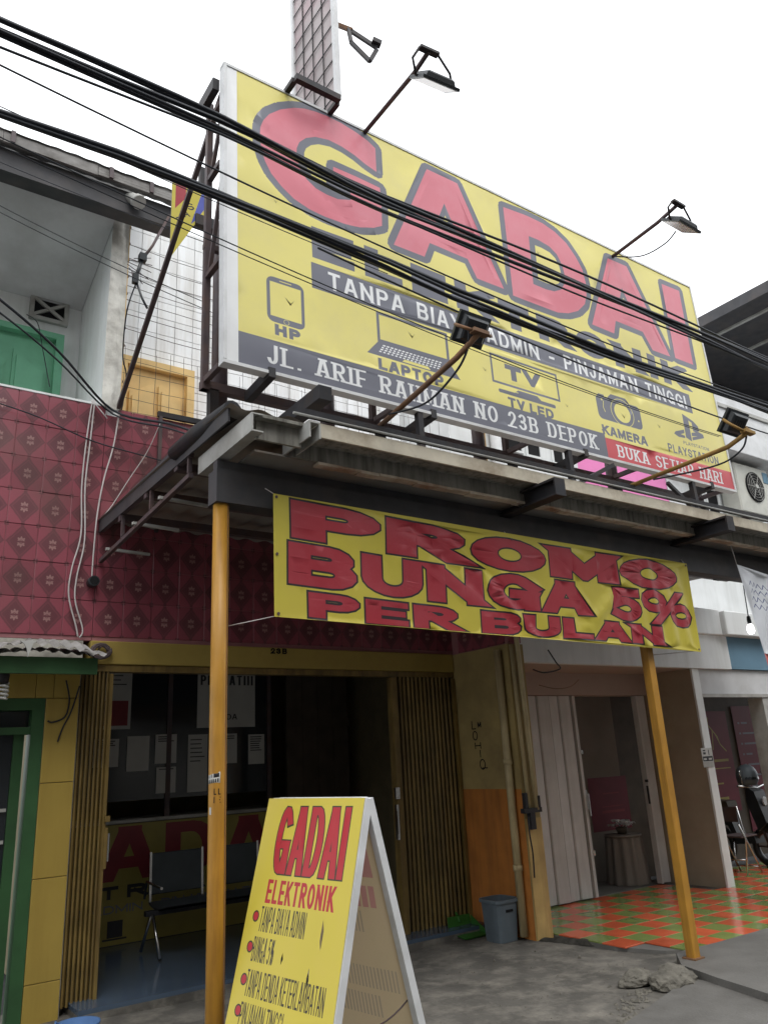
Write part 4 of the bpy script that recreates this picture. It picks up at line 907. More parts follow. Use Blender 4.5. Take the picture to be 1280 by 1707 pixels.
# left end: channel, corner box, dark round flashing, side truss
MB().box(1.665, 1.735, 3.52, 4.28, 3.275, 3.283).box(1.665, 1.675, 3.52, 4.28, 3.284, 3.375).box(1.665, 1.735, 3.52, 4.28, 3.376, 3.384).build('side_channel', M_grey, cp)
MB().box(1.70, 2.0, 3.53, 3.60, 3.37, 3.39).box(1.72, 2.0, 3.58, 3.60, 3.26, 3.369).build('corner_box', M_grime, cp)
MB().box(1.985, 2.05, 3.46, 3.78, 3.37, 3.382).box(1.985, 1.995, 3.46, 3.78, 3.28, 3.369).box(2.05, 2.06, 3.46, 3.78, 3.28, 3.369).build('channel_stub', M_grey, cp)
MB().tube([(1.95, 3.575, 3.465), (8.7, 3.575, 3.465)], .009, 6).build('front_conduit', M_grey, cp)
MB().tube([(1.605, 4.55, 3.50), (1.635, 4.2, 3.51), (1.68, 3.80, 3.515)], [.045, .062, .060], 12).build('round_flashing', M_black, cp)
MB().prism([(1.615, 3.72, 3.40), (1.615, 6.30, 3.44), (1.615, 6.30, 3.55), (1.615, 4.35, 3.55), (1.615, 3.72, 3.50)], (.012, 0, 0)).build('side_sheet', M_roofs, cp)
MB().bar((1.64, 6.29, 3.20), (1.64, 4.33, 3.285), .03).build('truss_chord', M_dsteel, cp)
bar('truss_top_chord', M_dsteel, cp, (1.64, 6.29, 3.46), (1.64, 4.33, 3.42), .03)
for y in (5.72, 5.07, 4.36): bar('truss_strut', M_dsteel, cp, (1.64, y, 3.225 + (6.29 - y) * .043), (1.64, y, 3.45), .024)
for y in (6.0, 5.35, 4.8): bar('tie_rod', M_grey, cp, (1.60, y, 3.215 + (6.29 - y) * .043), (1.95, y + .02, 3.21 + (6.29 - y) * .043), .025, .02)
for x in (3.45, 5.35, 7.1): bar('rafter', M_dsteel, cp, (x, 4.06, 3.35), (x, 6.29, 3.35), .05, .07)
pst = MB().tube([(1.70, 4.0, -.02), (1.70, 4.0, .9), (1.698, 4.0, 1.9), (1.70, 4.0, 3.0)], .046, 16).build('post', M_post, cp); pst['label'] = 'round ochre steel post'
bar('weld_seam', M_rust, pst, (1.727, 3.962, .0), (1.725, 3.962, 3.0), .004, .004)
MB().box(5.345, 5.42, 3.965, 4.035, .02, 3.02, ch=.004).build('post', M_post, cp)['label'] = 'square ochre steel post'
MB().box(5.325, 5.44, 3.945, 4.055, .062, .075).build('post_foot', M_rust, cp)
# stickers on the round post
st_ = thing('sticker', 'white printed phone-number sticker on the round yellow post', 'sticker', (1.68, 3.95, 1.48))
def onpost(u, v): a = R(196) + (u - .05) / .0475; return (1.70 + .0475 * math.cos(a), 4.0 + .0475 * math.sin(a), 1.475 + v + (u - .05) * .12)
printed('paper', st_, .105, .055, [(1, [rect(.006 + .012 * k, .006 + .012 * k + .007, .006, .024) for k in range(8)] + [rect(.006 + .013 * k, .006 + .013 * k + .006, .032, .048) for k in range(7)] + [rect(.07, .1, .03, .05)])], [M_paper, N_blk], onpost, step=.012)
st2 = thing('sticker', 'tiny blank white sticker lower on the round yellow post', 'sticker', (1.66, 3.97, 1.33))
printed('paper', st2, .016, .035, [], [M_paper], lambda u, v: (1.70 + .0475 * math.cos(R(188) + u / .0475), 4.0 + .0475 * math.sin(R(188) + u / .0475), 1.33 + v), step=.008)
b = MB()
for s, dz in (('LL', 1.425), ('E', 1.385)):
    for pl in text_polys(s, -.018, .018, 0, .03, .005, .005, gap=.3):
        b.add([(1.70 + .0468 * math.cos(R(245) + a / .0468), 4.0 + .0468 * math.sin(R(245) + a / .0468), dz + c) for a, c in pl], [tuple(range(len(pl)))])
b.build('scribble', M_hole, pst, fix=False)

# ================================================================== BILLBOARD
bb = thing('billboard', 'huge yellow billboard with red capitals on a steel frame above the canopy', 'billboard', (4.4, 4.1, 3.5))
BX, BZ, BW, BH, LEAN = 1.715, 3.94, 5.43, 2.375, 0.025
def board(u, v):
    rip = .014 * math.exp(-((u * .75 + v - 2.15) / .07) ** 2) * max(0, 1 - u / 1.6) - .010 * math.exp(-((u * .5 + v - 1.62) / .06) ** 2) * max(0, 1 - u / 1.2) + .010 * math.sin(u * 2.1 + v * 1.4) * math.sin(v * 1.3) + .006 * noise.noise((u * 2.2, v * 3.1, 1)) + .008 * noise.noise((u * .9 + v * .7, v * .8, 7))
    k = min(1, u / .15, (BW - u) / .15, v / .1, (BH - v) / .1)
    return (BX + u, 4.0 + LEAN * v + rip * max(k, 0) - .02, BZ + v)
G_ = [(0.536, 2.273), (0.626, 2.315), (0.718, 2.339), (0.823, 2.352), (0.954, 2.350), (1.086, 2.329), (1.195, 2.298), (1.267, 2.255), (1.259, 2.016), (1.153, 2.043), (1.058, 2.081), (0.94, 2.107), (0.823, 2.112), (0.707, 2.082), (0.627, 2.033), (0.57, 1.967), (0.546, 1.9), (0.543, 1.827), (0.573, 1.733), (0.624, 1.662), (0.699, 1.612), (0.787, 1.592), (0.877, 1.583), (0.988, 1.619), (0.993, 1.701), (0.843, 1.701), (0.852, 1.87), (1.057, 1.872), (1.275, 1.863), (1.274, 1.68), (1.266, 1.499), (1.183, 1.447), (1.062, 1.404), (0.922, 1.383), (0.766, 1.383), (0.636, 1.398), (0.51, 1.436), (0.417, 1.498), (0.337, 1.576), (0.288, 1.669), (0.259, 1.771), (0.253, 1.874), (0.262, 1.962), (0.283, 2.027), (0.332, 2.11), (0.424, 2.2)]
A1 = [(1.787, 2.293), (2.115, 2.291), (2.521, 1.369), (2.219, 1.368), (2.141, 1.534), (1.734, 1.527), (1.665, 1.369), (1.366, 1.366)]
A1h = [(1.945, 2.011), (2.046, 1.773), (1.83, 1.758)]
D_ = [(2.652, 2.276), (2.946, 2.3), (3.152, 2.301), (3.308, 2.268), (3.446, 2.194), (3.55, 2.073), (3.617, 1.959), (3.634, 1.797), (3.611, 1.664), (3.569, 1.558), (3.457, 1.451), (3.318, 1.382), (3.177, 1.347), (2.625, 1.34)]
Dh = [(2.93, 2.07), (3.05, 2.076), (3.193, 2.059), (3.281, 2.004), (3.336, 1.899), (3.347, 1.8), (3.327, 1.701), (3.267, 1.614), (3.172, 1.567), (3.073, 1.554), (2.91, 1.557)]
A2 = [(4.058, 2.252), (4.353, 2.266), (4.788, 1.337), (4.491, 1.322), (4.387, 1.5), (3.984, 1.503), (3.927, 1.348), (3.625, 1.357)]
A2h = [(4.193, 1.952), (4.267, 1.733), (4.087, 1.728)]
I_ = [(4.913, 2.247), (5.215, 2.262), (5.189, 1.354), (4.877, 1.346)]
def shrink(p, k): cx = sum(a for a, _ in p) / len(p); cy = sum(b for _, b in p) / len(p); return [(cx + (a - cx) * k, cy + (b - cy) * k) for a, b in p]
def ringp(cx, cy, r0, r1, n=28, sx=1.0): 
    return [[(cx + sx * r * math.cos(2 * math.pi * (k + e) / n), cy + r * math.sin(2 * math.pi * (k + e) / n)) for r, e in ((r0, 0), (r1, 0), (r1, 1), (r0, 1))] for k in range(n)]
def outl(p, w): return [q for i in range(len(p)) for q in stroke([p[i - 1], p[i]], w, w, False, .5)]
def rrect(x0, x1, y0, y1, r):
    p = []
    for cx, cy, a in ((x1 - r, y1 - r, 0), (x0 + r, y1 - r, 90), (x0 + r, y0 + r, 180), (x1 - r, y0 + r, 270)): p += arc(cx, cy, r, r, a, a + 90, 4)
    return p
Y, RD, GY, R2, WH = 0, 1, 2, 3, 4
E_ = .062
gb = [q for p in (G_, A1, D_, A2, I_) for q in grow_poly(p, E_)]
keyb = []
for r in range(4):
    for c in range(16):
        x = 1.20 + .034 * c - .012 * r + .004 * r * (c / 16); y = .445 - .019 * r
        keyb.append([(x, y), (x + .024 - .008 * (r % 2), y), (x + .018, y - .011), (x - .005, y - .011)])
fr_u = lambda a: a
layers = [
 (WH, [rect(0, .078, 0, BH)]),
 (GY, gb), (RD, [G_, A1, D_, A2, I_]), (GY, [A1h, Dh, A2h]), (Y, [shrink(Dh, .72), shrink(A1h, .25), shrink(A2h, .2)]),
 (GY, text_polys('ELEKTRONIK', .645, 4.97, .992, .265, .125, .078, gap=.34)),
 (GY, [rect(.631, 4.965, .735, .948)]),
 (WH, text_polys('TANPA BIAYA ADMIN - PINJAMAN TINGGI', .765, 4.885, .768, .145, .027, .023, gap=.20, space=.45)),
 (GY, [rect(.078, 3.53, 0, .226)]), (R2, [rect(3.53, BW, 0, .19)]), (GY, [rect(.078, 3.53, 0.0, .02)]),
 (WH, text_polys('JL. ARIF RAHMAN NO 23B DEPOK', .275, 3.41, .05, .137, .027, .014, gap=.22, space=.40, serif=True)),
 (WH, text_polys('BUKA SETIAP HARI', 3.675, 5.24, .032, .118, .023, .012, gap=.22, space=.40, serif=True)),
 # phone
 (GY, [rrect(.283, .565, .368, .72, .05)]), (Y, [rect(.308, .541, .415, .68)]), (Y, ringp(.425, .392, .018, .021, 16) + [rect(.38, .47, .697, .703)]),
 (GY, text_polys('HP', .335, .525, .272, .085, .030, .026, gap=.2)),
 # laptop
 (GY, outl([(1.168, .702), (1.80, .702), (1.80, .474), (1.168, .474)], .024)),
 (GY, [[(1.056, .345), (1.905, .335), (1.805, .462), (1.162, .466)]]), (WH, keyb), (Y, [[(1.36, .352), (1.62, .349), (1.60, .372), (1.385, .374)]]),
 (GY, text_polys('LAPTOP', 1.145, 1.735, .234, .092, .030, .024, gap=.16)),
 # television
 (GY, outl([(2.255, .668), (3.01, .668), (3.01, .423), (2.255, .423)], .020)),
 (GY, [[(2.52, .40), (2.74, .40), (2.79, .362), (2.47, .362)], rrect(2.30, 2.95, .335, .368, .015)]), (Y, [rect(2.36, 2.52, .372, .379)]),
 (GY, text_polys('TV', 2.40, 2.80, .475, .14, .060, .044, gap=.15)), (GY, text_polys('TV LED', 2.39, 2.91, .226, .088, .028, .022, gap=.16, space=.3)),
 # camera
 (GY, [rrect(3.50, 4.105, .375, .612, .05), [(3.66, .61), (3.72, .66), (3.92, .66), (3.97, .61)], rect(3.54, 3.62, .612, .628)]),
 (Y, [[(3.845 + .118 * math.cos(k * .2618) * 1.12, .497 + .118 * math.sin(k * .2618)) for k in range(24)]]), (GY, ringp(3.845, .497, .098, .118, 24, 1.12)), (Y, ringp(3.845, .497, .135, .141, 28, 1.12)),
 (Y, ringp(3.58, .575, .0, .012, 10) + ringp(4.06, .46, 0, .010, 10)), (Y, stroke([(3.60, .46), (3.585, .50), (3.60, .56)], .008, .008, False, .5)),
 (GY, text_polys('KAMERA', 3.512, 4.135, .222, .094, .028, .022, gap=.14)),
 # games console mark and name
 (GY, [[(4.76, .435), (4.85, .41), (4.85, .665), (4.765, .69)], [(4.765, .69), (4.93, .645), (5.0, .60), (5.005, .55), (4.95, .525), (4.90, .53), (4.90, .62), (4.85, .635)],
       [(4.60, .468), (4.745, .515), (4.745, .478), (4.68, .455), (4.745, .45), (4.745, .425), (4.64, .418), (4.575, .44)],
       [(4.865, .505), (4.99, .54), (5.06, .525), (5.07, .49), (4.865, .425), (4.865, .458), (4.96, .488), (4.865, .47)]]),
 (GY, text_polys('PLAYSTATION', 4.70, 5.11, .355, .036, .008, .006, gap=.2)),
 (GY, text_polys('PLAYSTATION', 4.435, 5.235, .228, .088, .018, .016, gap=.16)),
]
def tear(u, v, k=1.0): return [[(u - .05 * k, v + .035 * k), (u, v - .03 * k), (u + .035 * k, v + .03 * k), (u + .003, v - .012 * k)]]
layers.append((None, [p for u, v, k in ((.46, .56, .9), (1.47, .60, .8), (2.18, .50, .5), (3.86, .47, .8), (4.36, .47, .6), (1.62, 1.19, .6), (2.33, 1.23, .6), (3.03, 1.93, .6), (2.80, 1.27, .5), (3.10, .40, .5), (.37, 1.35, .4)) for p in tear(u, v, k)]))
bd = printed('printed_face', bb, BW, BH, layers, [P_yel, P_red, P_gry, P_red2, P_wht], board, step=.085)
def bp(u, v, d=0.0): return (BX + u, 4.0 + LEAN * v - .02 + d, BZ + v)
# frame edge (box rim behind the sheet) and back skin
rim = MB(); 
for (u0, v0), (u1, v1) in (((-.012, 0), (-.012, BH)), ((BW + .012, 0), (BW + .012, BH)), ((-.025, -.015), (BW + .025, -.015)), ((-.025, BH + .012), (BW + .025, BH + .012))):
    rim.bar(bp(u0, v0, .03), bp(u1, v1, .03), .022, .075, up=(0, 1, 0))
rim.build('rim', M_wframe, bb)
MB().add([bp(.0, .0, .07), bp(BW, .0, .07), bp(BW, BH, .07), bp(0, BH, .07)], [(0, 1, 2, 3)]).build('back_skin', M_grey, bb)
for k in range(1, 5): bar('board_stud', M_dsteel, bb, bp(.05 + 1.33 * k, 0, .095), bp(.05 + 1.33 * k, BH, .095), .04)
# rear steel lattice
YB = 4.36
bar('rear_rail', M_dsteel, bb, (1.70, YB, 3.93), (7.15, YB, 3.93), .06)
bar('rear_rail', M_dsteel, bb, (1.70, YB, 6.05), (7.15, YB, 6.05), .05)
bar('rear_rail', M_dsteel, bb, (1.70, YB, 5.0), (7.15, YB, 5.0), .04)
for x in (1.725, 3.05, 4.4, 5.75, 7.12):
    bar('rear_upright', M_dsteel, bb, (x, YB, 3.90), (x, YB, 6.24), .042)
    for z in (3.96, 4.75, 5.55, 6.08): bar('depth_tie', M_dsteel, bb, (x, YB - .03, z), (x, 4.10 + LEAN * (z - BZ), z), .036)
    bar('diagonal', M_dsteel, bb, (x + .01, YB - .03, 5.6), (x + .01, 4.13, 6.04), .026); bar('diagonal', M_dsteel, bb, (x + .01, YB - .03, 4.8), (x + .01, 4.11, 5.5), .026)
    bar('support_leg', M_black, bb, (x + .06, YB, 3.52), (x + .06, YB, 3.91), .06)
for x, t in ((1.875, 5.3), (2.72, 4.4), (4.2, 4.4), (5.9, 4.4)): MB().tube([(x, 4.47, 3.5), (x, 4.47, t)], .055, 12).build('pipe_post', M_dsteel, bb)
bar('top_bracket', M_black, bb, (1.68, 4.40, 6.22), (1.68, 4.14, 6.22), .05, .10)
for x in (2.02, 3.32, 4.95, 6.75): bar('foot_arm', M_black, bb, (x, 3.97, 3.925), (x, 4.33, 3.90), .05, .07)
bar('long_brace', M_dsteel, bb, (1.73, 4.09, 6.20), (1.715, 6.34, 4.56), .035)
# cantilever brackets carrying the front
for x in (2.17,): MB().box(x - .045, x + .045, 3.58, 4.32, 3.60, 3.69).build('cantilever', M_black, bb)
for x in (3.92, 5.95, 7.7):
    MB().box(x - .05, x + .05, 3.42, 4.7, 3.322, 3.338).box(x - .05, x + .05, 3.42, 4.7, 3.212, 3.228).box(x - .012, x + .012, 3.43, 4.7, 3.229, 3.321).box(x - .05, x + .05, 3.405, 3.419, 3.212, 3.338).build('cantilever', M_black, bb)
bar('front_rail', M_black, bb, (2.02, 3.60, 3.492), (8.6, 3.60, 3.492), .05, .035)
for x in (2.62, 3.55, 4.75, 6.45): pass
for x in (3.2, 4.75, 6.45): bar('strut', M_black, bb, (x, 3.99, 3.52), (x, 4.0, 3.91), .045)
bar('strut', M_black, bb, (4.75, 3.99, 3.60), (5.30, 3.99, 3.88), .035); bar('strut', M_black, bb, (6.45, 3.99, 3.60), (6.05, 3.99, 3.84), .03)

# ================================================================== FLOODLIGHTS
def floodlight(base, tip, head, aim, label, m_arm, mid=None, sz=(.17, .13), cable=None, rad=.018, yoke=(0, 0, 1)):
    """pipe arm, flat lamp head turned to aim, U yoke and cable"""
    t = thing('floodlight', label, 'floodlight', base, 'floodlights around the billboard')
    pts = [base] + ([mid] if mid else []) + [tip]
    tube('arm', m_arm, t, pts, rad, 10)
    h = Vector(head); d = (Vector(aim) - h).normalized(); s = Vector((1, 0, 0)); s = (s - d * s.dot(d)).normalized(); u = d.cross(s)
    W, Hh = sz; b = MB()
    def fr(w, hh, z): return [h + s * a * w + u * c * hh + d * z for a, c in ((-1, -1), (1, -1), (1, 1), (-1, 1))]
    rings = [fr(W * .62, Hh * .62, -.055), fr(W * .72, Hh * .72, -.045), fr(W * .80, Hh * .80, -.015), fr(W, Hh, -.010), fr(W, Hh, .012)]
    vs = [p for r in rings for p in r]; fs = [(0, 1, 2, 3), (19, 18, 17, 16)]
    for k in range(4):
        for j in range(4): fs.append((k * 4 + j, k * 4 + (j + 1) % 4, k * 4 + 4 + (j + 1) % 4, k * 4 + 4 + j))
    hd = b.add(vs, fs).build('head', M_lampb, t)
    MB().add(fr(W * .88, Hh * .86, .0135), [(0, 1, 2, 3)]).build('lens', M_lens, hd)
    fins = MB()
    for k in range(5): fins.bar(h + s * W * (-.4 + .2 * k) - u * Hh * .4 - d * .0565, h + s * W * (-.4 + .2 * k) + u * Hh * .4 - d * .0565, .005, .006)
    fins.build('cooling_fin', M_lampb, hd)
    tp = Vector(tip); y = MB()
    y.tube([h - s * W * 1.02, h - s * W * 1.02 + (tp - h) * .55, tp - s * W * .5], .010, 6).tube([h + s * W * 1.02, h + s * W * 1.02 + (tp - h) * .55, tp + s * W * .5], .010, 6)
    y.bar(tp - s * W * .5, tp + s * W * .5, .045, .022); y.build('yoke', M_black if m_arm is M_dsteel else m_arm, t)
    if cable: tube('cable', M_black_cable, t, smoothpath(cable), .007, 6)
    return t
floodlight((2.89, 4.10, 6.31), (2.89, 3.20, 6.345), (2.99, 3.28, 6.18), (3.1, 4.1, 5.2), 'floodlight on the arm above the first letter of the billboard', M_dsteel, mid=(2.89, 3.38, 6.31), sz=(.16, .10))
floodlight((5.86, 4.10, 6.24), (5.90, 3.28, 6.36), (6.02, 3.36, 6.22), (6.0, 4.1, 5.2), 'floodlight on the arm above the right part of the billboard', M_dsteel, mid=(5.87, 3.5, 6.29), sz=(.17, .11),
           cable=[(5.82, 4.1, 6.28), (5.95, 3.8, 6.13), (6.0, 3.55, 6.13), (6.02, 3.42, 6.2)])
floodlight((2.58, 3.62, 3.53), (2.68, 2.76, 3.775), (2.71, 2.86, 3.855), (2.85, 4.0, 4.75), 'floodlight at the front, low in the middle of the billboard', M_rust, mid=(2.62, 2.90, 3.67), sz=(.105, .09), rad=.017,
           cable=[(2.57, 3.50, 3.56), (2.62, 3.2, 3.52), (2.64, 2.95, 3.60), (2.65, 2.84, 3.70), (2.63, 2.79, 3.80)])
floodlight((4.99, 3.62, 3.52), (5.02, 2.62, 3.60), (5.0, 2.70, 3.70), (5.2, 4.0, 4.75), 'floodlight at the front near the right end of the billboard', M_ochrepipe, mid=(5.01, 2.78, 3.545), sz=(.105, .09), rad=.017,
           cable=[(4.98, 3.4, 3.50), (5.03, 3.1, 3.47), (5.05, 2.85, 3.46), (5.05, 2.70, 3.51), (5.03, 2.64, 3.58)])

# ================================================================== BLADE SIGN above the board
bs = thing('blade_sign', 'tall narrow upright sign frame with gridded grey backing above the billboard', 'sign', (2.5, 4.2, 6.36))
def fs_(u, v): return (2.555 + .006 * noise.noise((u * 3, v * 3, 2)), 3.90 + .64 * u, 6.36 + 2.6 * v)
MB().grid(fs_, 8, 26).build('backing', M_vprint, bs)
for y, z0 in ((3.895, 6.36), (4.555, 6.36)): box('edge_strip', M_wframe, bs, 2.535, 2.575, y - .022, y + .022, z0, 8.95)
b = MB()
for k in range(1, 4): b.bar((2.548, 3.92 + .155 * k, 6.36), (2.548, 3.92 + .155 * k, 8.95), .007)
for k in range(15): b.bar((2.545, 3.92, 6.40 + .175 * k), (2.545, 4.53, 6.40 + .175 * k), .007)
b.build('wire_lattice', M_black, bs)['kind'] = 'stuff'
MB().bar((2.19, 3.895, 6.345), (2.57, 3.895, 6.345), .045, .05).build('bracket_front', M_black, bs)
bar('bracket_arm', M_black, bs, (2.195, 3.92, 6.345), (2.195, 4.5, 6.345), .04); bar('bracket_arm', M_black, bs, (2.565, 3.92, 6.335), (2.565, 4.5, 6.335), .04)
box('mast', M_dsteel, bs, 2.33, 2.40, 4.40, 4.47, 4.9, 6.40)
bar('lamp_arm', M_rust, bs, (2.575, 4.10, 7.36), (2.72, 3.90, 7.13), .03)
b = MB()
for p, q in (((2.70, 3.92, 7.15), (2.68, 3.86, 6.94)), ((2.68, 3.86, 6.94), (2.79, 3.78, 6.74)), ((2.79, 3.78, 6.74), (2.88, 3.80, 6.93)), ((2.88, 3.80, 6.95), (2.70, 3.92, 7.15))): b.bar(p, q, .025, .03)
b.bar((2.84, 3.80, 7.0), (2.91, 3.78, 6.98), .05, .04).build('lamp_bracket', M_black, bs)

# ================================================================== PROMO BANNER
pb = thing('promo_banner', 'creased yellow vinyl banner with fat red capitals hung under the canopy', 'banner', (3.96, 3.88, 2.3))
PX0, PX1 = 1.973, 5.945
def promo(u, v):
    t = u / (PX1 - PX0); top = 3.076 - .039 * t - .028 * math.sin(math.pi * t); bot = 2.345 - .07 * t + .03 * math.sin(math.pi * t) * 0 - .012 * math.sin(2 * math.pi * t)
    w = v / .76; z = bot + (top - bot) * w
    y = 3.88
    for x0, z0, sl, amp, wd in ((.95, .76, -.72, .020, .035), (1.35, .70, -.80, .014, .030), (1.8, .25, -.9, .016, .03), (2.95, .5, .85, .024, .05), (3.12, .55, .9, .020, .04), (2.72, .3, .95, .014, .04)):
        d = ((u - x0) * -sl + (v - z0)) / math.hypot(sl, 1); ln = math.exp(-((u - x0) / .75) ** 2)
        y += amp * ln * math.exp(-(d / wd) ** 2) * (1 if int(x0 * 100) % 2 else -1)
    y += .010 * math.sin(34 * u + 2 * v) * max(0, min(1, (u - 2.9) / .5)) * (1 - .3 * w) + .012 * noise.noise((u * 1.8, v * 2.5, 3)) + .006 * noise.noise((u * 6, v * 4, 8))
    y += .05 * math.sin(math.pi * t) * (1 - w) * .5
    return (PX0 + u, y, z)
e = .013
L1 = dict(gap=.10)
spec = [('PROMO', .115, 3.795, .500, .243, .235, .064, .20), ('BUNGA', .095, 2.67, .212, .258, .150, .064, .16), ('PER', .225, 1.36, .022, .152, .115, .036, .30), ('BULAN', 1.565, 3.50, .022, .154, .115, .038, .22), ('5', 2.93, 3.27, .200, .270, .105, .066, .2), ('%', 3.30, 3.93, .195, .29, .072, .060, .2)]
ol, fi = [], []
for s, a, c, z0, h, wx, wy, gp in spec:
    ol += text_polys(s, a, c, z0, h, wx, wy, gap=gp, grow=e); fi += text_polys(s, a, c, z0, h, wx, wy, gap=gp)
printed('sheet', pb, PX1 - PX0, .76, [(2, ol), (1, fi)], [Q_yel, Q_red, Q_blk], promo, step=.045)
for u, v in ((.02, .74), (.02, .38), (.025, .02), (PX1 - PX0 - .02, .74), (PX1 - PX0 - .02, .02), (1.9, .745)):
    p = promo(u, v); MB().tube([(p[0], p[1] - .003, p[2]), (p[0], p[1] - .006, p[2])], .009, 10).build('eyelet', M_dsteel, pb)
for (u, v), q in (((.02, .75), (1.93, 3.97, 3.15)), ((.03, .01), (1.75, 4.0, 2.30)), ((PX1 - PX0 - .02, .75), (6.0, 3.97, 3.12)), ((1.9, .75), (3.87, 3.97, 3.12)), ((PX1 - PX0 - .02, .01), (5.42, 4.03, 2.25))):
    tube('tie_cord', M_white_cable, pb, [promo(u, v), q], .003, 5)

# white banner at the right edge
wb = thing('white_banner', 'white vinyl banner with blue scribble and red foot hanging at the right edge', 'banner', (7.3, 3.8, 2.2))
def wban(u, v):
    w = v / 1.3; y = 3.80 + .012 * math.sin(26 * (u * .8 + (1.3 - v) * .6)) + .02 * noise.noise((u * 2, v * 2, 5))
    return (6.61 + .26 * (1 - w) + u, y, 3.08 - (1.3 - v) - .10 * u)
ls = [(1, [rect(0, 1.3, 0, .50)])]
rn = random.Random(4)
ls.append((2, [q for r in range(4) for k in range(14) for q in stroke([(.10 + .075 * k, 1.14 - .07 * r + rn.uniform(-.01, .01)), (.13 + .075 * k, 1.17 - .07 * r), (.155 + .075 * k, 1.13 - .07 * r)], .009, .009, False, .5)]))
printed('sheet', wb, 1.3, 1.3, ls, [mat('banner_white', (.66, .68, .72), .45, .05), mat('banner_salmon', (.62, .16, .14), .45, .1), mat('banner_blue_ink', (.10, .12, .25), .5)], wban, step=.05)
tube('tie_cord', M_white_cable, wb, [wban(0, 1.3), (6.52, 3.78, 3.3)], .004, 5)

# ================================================================== A-BOARD
ab = thing('sandwich_board', 'yellow folding sandwich board with red and black lettering and white frame', 'sandwich board', (2.05, 3.57, 0))
rdv = Vector((-.164, .986, 0)).normalized(); pdv = Vector((rdv.y, -rdv.x, 0))
top = Vector((2.109, 3.199, 1.387)); SL = 1.4355
def face(sgn):
    dn = (pdv * (sgn * .37) + Vector((0, 0, -1.387))).normalized(); nr = rdv.cross(dn) * (1 if sgn < 0 else -1)
    if nr.z < 0: nr = -nr
    o = top + pdv * (sgn * .022)
    return lambda u, v, d=0.0: o + rdv * (.75 - u) + dn * v + nr * d      # u from the far end to the near end, v down the slope
FA, FB = face(-1), face(1)
for nm, fcx in (('front_frame', FA), ('rear_frame', FB)):
    f = thing.__call__ if False else None
    mb = MB()
    for (u0, v0), (u1, v1) in (((.018, 0), (.018, SL)), ((.732, 0), (.732, SL)), ((.036, .015), (.714, .015)), ((.036, SL - .14), (.714, SL - .14))):
        mb.bar(fcx(u0, v0, -.02), fcx(u1, v1, -.02), .036, .04, up=tuple(fcx(0, 0, 1) - fcx(0, 0, 0)))
    mb.build(nm, M_wframe, ab)
rA = MB()
tears = [[(.585, .52), (.60, .56), (.596, .64), (.582, .60)], [(.335, .675), (.345, .70), (.335, .725), (.330, .70)], [(.54, .71), (.548, .76), (.535, .80), (.532, .75)]]
def bullets(v): return ringp(.079, v, 0, .019, 14), ringp(.079, v, 0, .026, 14)
Ym = 1.30; FL = lambda v: Ym - v
AW = text_polys('GADAI', .132, .665, FL(.352), .310, .041, .036, gap=.035)
AO = text_polys('GADAI', .132, .665, FL(.352), .310, .041, .036, gap=.035, grow=.0065)
AL = [(2, AO), (1, AW), (1, text_polys('ELEKTRONIK', .127, .640, FL(.485), .105, .0165, .017, gap=.09))]
tx = [('TANPA BIAYA ADMIN', .117, .467, .608, .108), ('BUNGA 5%', .104, .272, .735, .104), ('TANPA DENDA KETERLAMBATAN', .100, .672, .876, .108), ('PINJAMAN TINGGI', .095, .42, 1.00, .10), ('PROSES', .095, .30, 1.12, .10)]
for s, a, c, v, h in tx[:4]: AL.append((2, text_polys(s, a, c, FL(v), h, .0058, .010, gap=.030, space=.07)))
for v in (.547, .678, .813, .938):
    i_, o_ = bullets(FL(v)); AL += [(2, o_), (1, i_)]
AL.append((None, [[(a, FL(b)) for a, b in t] for t in tears]))
vinA = lambda u, v: FA(u, Ym - v, .003 + .003 * noise.noise((u * 6, v * 4, 2)))
printed('front_print', ab, .745, Ym - .002, AL, [S_yel, S_red, S_blk], vinA, step=.06, y00=.002, x00=.0)
# the rear sheet, seen from its unprinted back with the print showing through
P_back = mat('vinyl_back', (.62, .50, .32), .5, .1, 3, dirt=(.52, .40, .28), damt=.5, trans=.5); P_backr = mat('vinyl_back_red', (.52, .27, .24), .5, .1, 3, trans=.5); P_backb = mat('vinyl_back_text', (.42, .35, .26), .5, .1, trans=.5)
RL = [(1, [rect(.09, .66, FL(.36), FL(.04))]), (0, text_polys('IADAG', .14, .60, FL(.33), .25, .03, .03, gap=.3)), (1, [[(x0, FL(.50)), (x0 + .04, FL(.50)), (x0 + .05, FL(.40)), (x0 + .01, FL(.40))] for x0 in [.12 + .053 * k for k in range(10)]])]
for v0, n, x0 in ((.56, 12, .14), (.69, 6, .14), (.82, 18, .10), (.95, 12, .14)): RL.append((2, [[(x0 + .024 * k, FL(v0 + .06)), (x0 + .011 + .024 * k, FL(v0 + .06)), (x0 + .019 + .024 * k, FL(v0 - .04)), (x0 + .008 + .024 * k, FL(v0 - .04))] for k in range(int(n * 1.35))]))
printed('rear_sheet', ab, .70, Ym - .06, RL, [P_back, P_backr, P_backb], lambda u, v: FB(u, Ym - v, -.034 + .004 * noise.noise((u * 4, v * 3, 6))), step=.07, y00=.002, x00=.025)
for u in (.15, .6): MB().bar(FA(u, .005), FB(u, .005), .05, .012).build('hinge', M_dsteel, ab)
tube('check_chain', M_dsteel, ab, sag(FA(.70, .9, -.03), FB(.70, .9, -.03), .06, 10), .004, 5)

